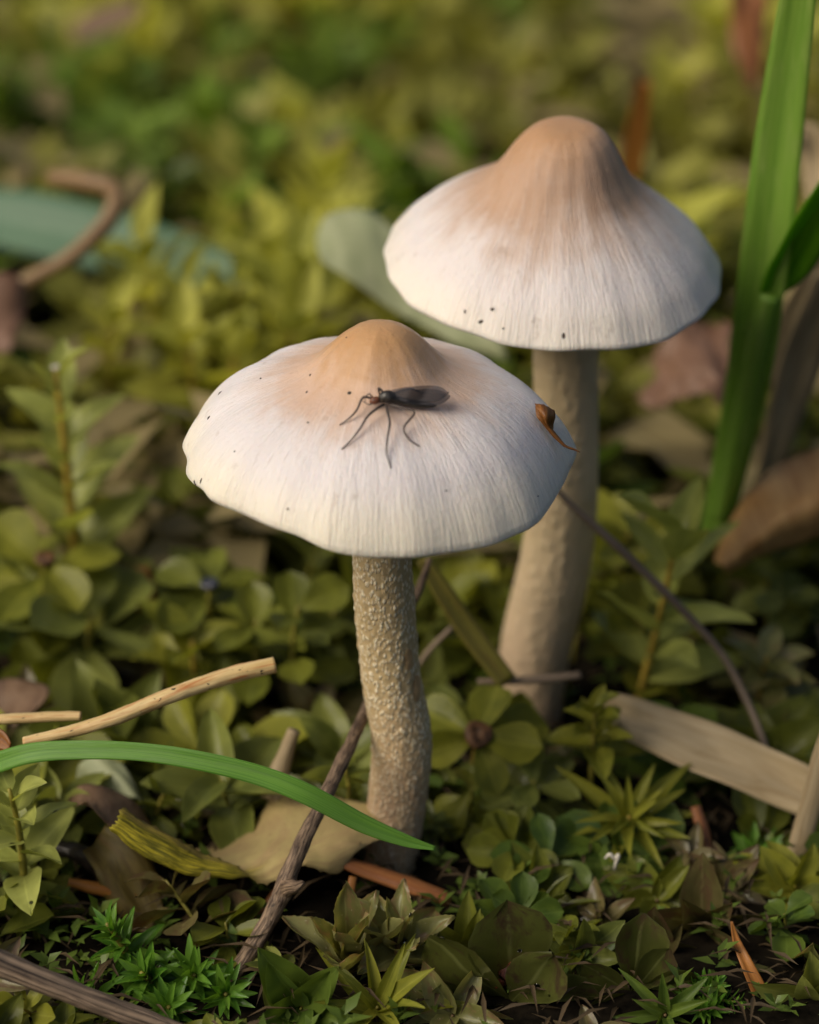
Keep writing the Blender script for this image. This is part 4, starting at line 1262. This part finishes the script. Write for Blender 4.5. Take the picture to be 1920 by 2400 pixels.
# small low shoots in the front gaps, under the hero shoots
KEY = ZONES[-18:]
SHR = [(a + (c - a) * .22, b_ + (d - b_) * .15, c - (c - a) * .22, d - (d - b_) * .3, zy) for a, b_, c, d, zy in ZONES[:-18]]
low = []
tries = 0
while len(low) < 34 and tries < 6000:
    tries += 1
    y = R.uniform(-3.3, 2.0)
    x = R.uniform(-4.9 - .17 * y, 4.9 + .17 * y)
    if any((x - a) ** 2 + (y - c) ** 2 < 0.26 for a, c in low + made) or (x - near.location.x) ** 2 + y * y < .35:
        continue
    h = R.uniform(.12, .5)
    ls = R.uniform(.42, .72)
    base = Vector((x, y, terrain(x, y) - .05))
    tip = base + Vector((R.uniform(-.2, .2), R.uniform(-.25, .05), h))
    pt2 = proj(tip)
    r = ls * FPX / pt2[2] * .8
    keep = ZONES
    ZONES = KEY + SHR
    bad = blocked(pt2[0] - r, pt2[1] - r * .6, pt2[0] + r, pt2[1] + 10, y)
    ZONES = keep
    if bad:
        continue
    low.append((x, y))
    kd, mt, stm = R.choices(fill_kinds, (3, 3, 4, .6, 2, 5, 1))[0]
    kname = {'round': 'round-leaved', 'ovate': 'pointed-leaved', 'lance': 'narrow-leaved'}[kd]
    FILL.append((S('-', base, tip, kd, mt, R.randint(7, 10), (ls, ls * .7), (86, R.uniform(45, 65)), .3, seed=700 + len(low), stem=stm, zone=False, sr=.025), h, names_f[mt], 'tiny ' + kname))
for k, (px, py, y, sz) in enumerate(((335, 570, 11.6, 1.4), (440, 650, 10.8, 1.2), (560, 660, 11.2, 1.1), (685, 645, 10.6, 1.5), (690, 745, 9.6, 1.3), (430, 770, 9.4, 1.2), (555, 800, 9.2, 1.2), (270, 730, 9.8, 1.0), (620, 560, 12.4, 1.1))):
    b, t = up_to(px, py, y)
    FILL.append((S('-', b, t, 'ovate', 'star', 12, (sz, sz * .7), (78, 28), .4, seed=600 + k, zone=False, sr=.06, stem='moss_stem_gold'), t.z - b.z, 'pale yellow', 'star-shaped'))
# shoots further off, larger leaves seen blurred
made2 = []
tries = 0
while len(made2) < 70 and tries < 4000:
    tries += 1
    y = R.uniform(9, 20)
    hw = 4.6 + 0.17 * y + 0.8
    x = R.uniform(-hw, hw)
    if any((x - a) ** 2 + (y - c) ** 2 < 1.1 for a, c in made2):
        continue
    h = R.uniform(1.0, 2.3)
    base = Vector((x, y, terrain(x, y) - .05))
    tip = base + Vector((R.uniform(-.3, .3), R.uniform(-.4, .2), h))
    pb, pt2 = proj(base), proj(tip)
    r = .6 * FPX / pt2[2]
    if blocked(pt2[0] - r, pt2[1] - r, pt2[0] + r, pt2[1] + r, y):
        continue
    if in_gap(tip, 5.4):
        continue
    made2.append((x, y))
    star = pt2[0] < 900 and 520 < pt2[1] < 1000
    mt = 'yellowgreen' if star or R.random() < .3 else R.choice(('olive', 'green', 'olive', 'grey_green'))
    FILL.append((S('-', base, tip, 'lance' if star else 'ovate', mt, R.randint(12, 16), (1.05, .65), (80, 30), .35, seed=400 + len(made2), zone=False, sr=.05), h, names_f[mt], 'star-shaped'))

# each shoot's label names the nearest thing one can find
MARKS = [('the near stem foot', V(925, 2020, 0)), ('the far stem foot', V(1240, 1640, 3.4)), ('the flower-like rosette', V(1120, 1725, 1.1)), ('the spiky star rosette', V(1475, 1915, .2)),
         ('the foot of the tall grass blade', V(1672, 1270, 5.2)), ('the curled orange-tan leaf', V(1800, 1200, 4.4)), ('the flat straw leaf', V(1650, 1755, 1.6)), ('the longer tan stalk', V(350, 1650, -.7)),
         ('the short tan stalk', V(60, 1684, -.5)), ('the rolled yellow leaf edge', V(440, 2030, -1.0)), ('the thick rust needle', V(1000, 2090, -.9)), ('the striped twig', V(200, 2340, -3.2)),
         ('the tall pale-tipped shoot', G(130, 1560)), ('the dark-centred rosette', V(490, 1372, 3.6)), ('the brown-centred rosette', V(105, 1312, 4)), ('the leaning golden-stemmed shoot', V(1480, 1600, 3)),
         ('the pale sage leaf', V(900, 620, 8)), ('the bluish blade', V(220, 555, 14.5)), ('the hooked dry stem', V(200, 560, 10)), ('the pinkish-brown dead leaf', V(1620, 880, 7.8)), ('the wide straw leaf behind the grass', V(1840, 1000, 6.1)),
         ('the withered serrated shoot', V(885, 2300, -2)), ('the dark wet rosette', V(1195, 2355, -2.4)), ('the bright orange needle', V(1760, 2280, -2.2)), ('the tan dry stalk', V(1890, 1930, 0)),
         ('the yellowing grass blade', V(1100, 1480, 2)), ('the thin brown twig', V(652, 2115, -1.6)), ('the arching grass blade', V(250, 1760, -1.3)), ('the blurred orange needle', V(1490, 320, 12.8)),
         ('the thin arching stem', V(1690, 1530, 2.2)), ('the blurred rust needle', V(250, 50, 27)), ('the cream curled blade', V(1900, 380, 9))]
by = {}
for e, h, cn, kn_ in FILL:
    p = e.location
    nm, q = min(MARKS, key=lambda m: (m[1].x - p.x) ** 2 + (m[1].y - p.y) ** 2)
    dy, dx = p.y - q.y, p.x - q.x
    rel = 'behind' if dy > abs(dx) * .8 else 'in front of' if dy < -abs(dx) * .8 else 'beside'
    by.setdefault((cn, kn_, rel, nm), []).append((h, e))
for (cn, kn_, rel, nm), L in by.items():
    L.sort(key=lambda a: -a[0])
    for i, (h, e) in enumerate(L):
        sz = '' if len(L) == 1 else ('taller ' if i == 0 else 'shorter ')
        e['label'] = ('%s%s %s moss shoot %s %s' % (sz, cn, kn_, rel, nm))
        e['group'] = '%s moss shoots in the carpet' % kn_.replace('tiny ', '')

# water drops left on some leaves
dm, dnt, dp = new_mat('water_drop')
set_in(dnt, dp, Base_Color=(1, 1, 1, 1), Roughness=0.02, IOR=1.33, Transmission_Weight=1.0)
bpy.context.view_layer.update()
dv, df = [(0, 0, .55)], []
for j in range(1, 5):
    a = j / 4 * math.pi / 2
    for i in range(10):
        dv.append((math.sin(a) * math.cos(i * .6283), math.sin(a) * math.sin(i * .6283), .55 * math.cos(a)))
df += [(0, 1 + i, 1 + (i + 1) % 10) for i in range(10)]
for j in range(3):
    df += [(1 + j * 10 + i, 11 + j * 10 + i, 11 + j * 10 + (i + 1) % 10, 1 + j * 10 + (i + 1) % 10) for i in range(10)]
df.append(tuple(range(40, 30, -1)))
drop = bpy.data.meshes.new('water_drop')
drop.from_pydata(dv, [], df)
drop.polygons.foreach_set('use_smooth', [True] * len(drop.polygons))
drop.materials.append(dm)
for key, cnt, word in (('wet rosette with a dark', 12, 'the dark-centred rosette'), ('dark wet glossy', 10, 'the dark wet rosette'), ('glossy shoot with wide', 7, 'the glossy wide-leaved shoot'),
                       ('withered olive-brown', 7, 'the withered serrated shoot'), ('bluish wet', 6, 'the bluish rosette'), ('olive moss shoot with long', 5, 'the long-leaved olive shoot')):
    for e in [o for o in bpy.data.objects if o.type == 'EMPTY' and o.get('label', '').startswith(key)]:
        leaves = [c for c in e.children if c.name.startswith('leaf')]
        for k in range(cnt):
            lf = R.choice(leaves)
            pl = R.choice([p for p in lf.data.polygons])
            c = lf.matrix_world @ pl.center
            nrm = (lf.matrix_world.to_3x3() @ pl.normal).normalized()
            if nrm.z < 0:
                nrm = -nrm
            o = bpy.data.objects.new('water_drop', drop)
            COL.objects.link(o)
            o.location = c - nrm * .003
            o.rotation_euler = nrm.to_track_quat('Z', 'Y').to_euler()
            r = R.uniform(.014, .04)
            o.scale = (r, r * R.uniform(.8, 1), r)
            tag(o, 'tiny clear water drop on a leaf of %s' % word, 'water drop', 'water drops on %s' % word)


# ---------------------------------------------------------------- moss carpet far off and litter between the shoots (uncountable)
def carpet(name, label, cat, mat, n, xr, yr, size, hgt, wd, leaves, seed, keep=None, lean=0.5):
    rg = np.random.default_rng(seed)
    V_, F_ = [], []
    c = 0
    k = 0
    while k < n:
        y = yr[0] + (yr[1] - yr[0]) * rg.random()
        hw = xr + 0.19 * max(0, y)
        x = rg.uniform(-hw, hw)
        if keep and not keep(x, y):
            k += 1
            continue
        k += 1
        z0 = terrain(x, y) + rg.uniform(0, hgt)
        if y > 5.4 and rg.random() < .93 and in_gap(Vector((x, y, z0 + size * .5)), 5.4):
            continue
        up = np.array([rg.normal(0, .25), rg.normal(-.1, .25), 1.0])
        up /= np.linalg.norm(up)
        L = size * rg.uniform(.6, 1.35)
        a0 = rg.uniform(0, 6.28)
        for q in range(leaves):
            az = a0 + q * 2.4
            an = lean + rg.uniform(-.35, .35) + .7 * (1 - q / leaves)
            out = np.array([math.cos(az), math.sin(az), 0.0])
            d = up * math.cos(an) + out * math.sin(an)
            s = np.cross(d, up); s /= np.linalg.norm(s) + 1e-9
            nn = np.cross(s, d)
            p = np.array([x, y, z0]) + up * (L * .9 * q / leaves)
            w2 = wd * L * .5
            m1 = p + d * L * .42 + nn * L * .05
            V_ += [p, m1 - s * w2 + nn * L * .04, m1, m1 + s * w2 + nn * L * .04, p + d * L - np.array([0, 0, L * .12])]
            F_ += [(c, c + 2, c + 1), (c, c + 3, c + 2), (c + 1, c + 2, c + 4), (c + 2, c + 3, c + 4)]
            c += 5
    o = mesh_obj(name, V_, F_, M[mat])
    tag(o, label, cat, kind='stuff')
    return o


def patch(f, lo, ph):
    return lambda x, y: noise.noise(Vector((x * f + ph, y * f * .8, ph))) > lo


carpet('moss_carpet', 'dense olive moss carpet fading into blur beyond the mushrooms', 'moss', 'olive_far', 3000, 6.5, (8, 80), 1.15, 1.2, .5, 8, 1, patch(.26, -.02, 1.9))
carpet('moss_patches', 'yellow-green patches in the blurred far moss', 'moss', 'star', 2300, 6.5, (9, 80), 1.3, 2.0, .42, 8, 2, patch(.22, .18, 3.3))
carpet('green_moss_patches', 'fresh green patches in the blurred far moss', 'moss', 'bright_far', 3000, 6.5, (12, 80), 1.1, 1.7, .42, 7, 3, patch(.16, .12, 9.1))
carpet('brown_litter', 'brown dead leaf litter scattered between the far moss', 'litter', 'tan_far', 1800, 6.5, (6, 80), 1.4, 1.2, .45, 3, 4, patch(.25, -.1, 5.7), 1.0)
carpet('low_moss', 'low dark green moss leaves filling the gaps between the near shoots', 'moss', 'green', 420, 5.6, (-4.2, 9), .24, .10, .4, 7, 5, None, .6)
carpet('leaf_litter', 'dark brown needle crumbs on the soil between the near shoots', 'litter', 'litter', 1500, 5.6, (-4.2, 9), .42, .10, .10, 2, 6, None, 1.15)
print('objects', len(bpy.data.objects), 'fill', len(made), len(made2), 'tris', sum(len(m.polygons) for m in bpy.data.meshes))
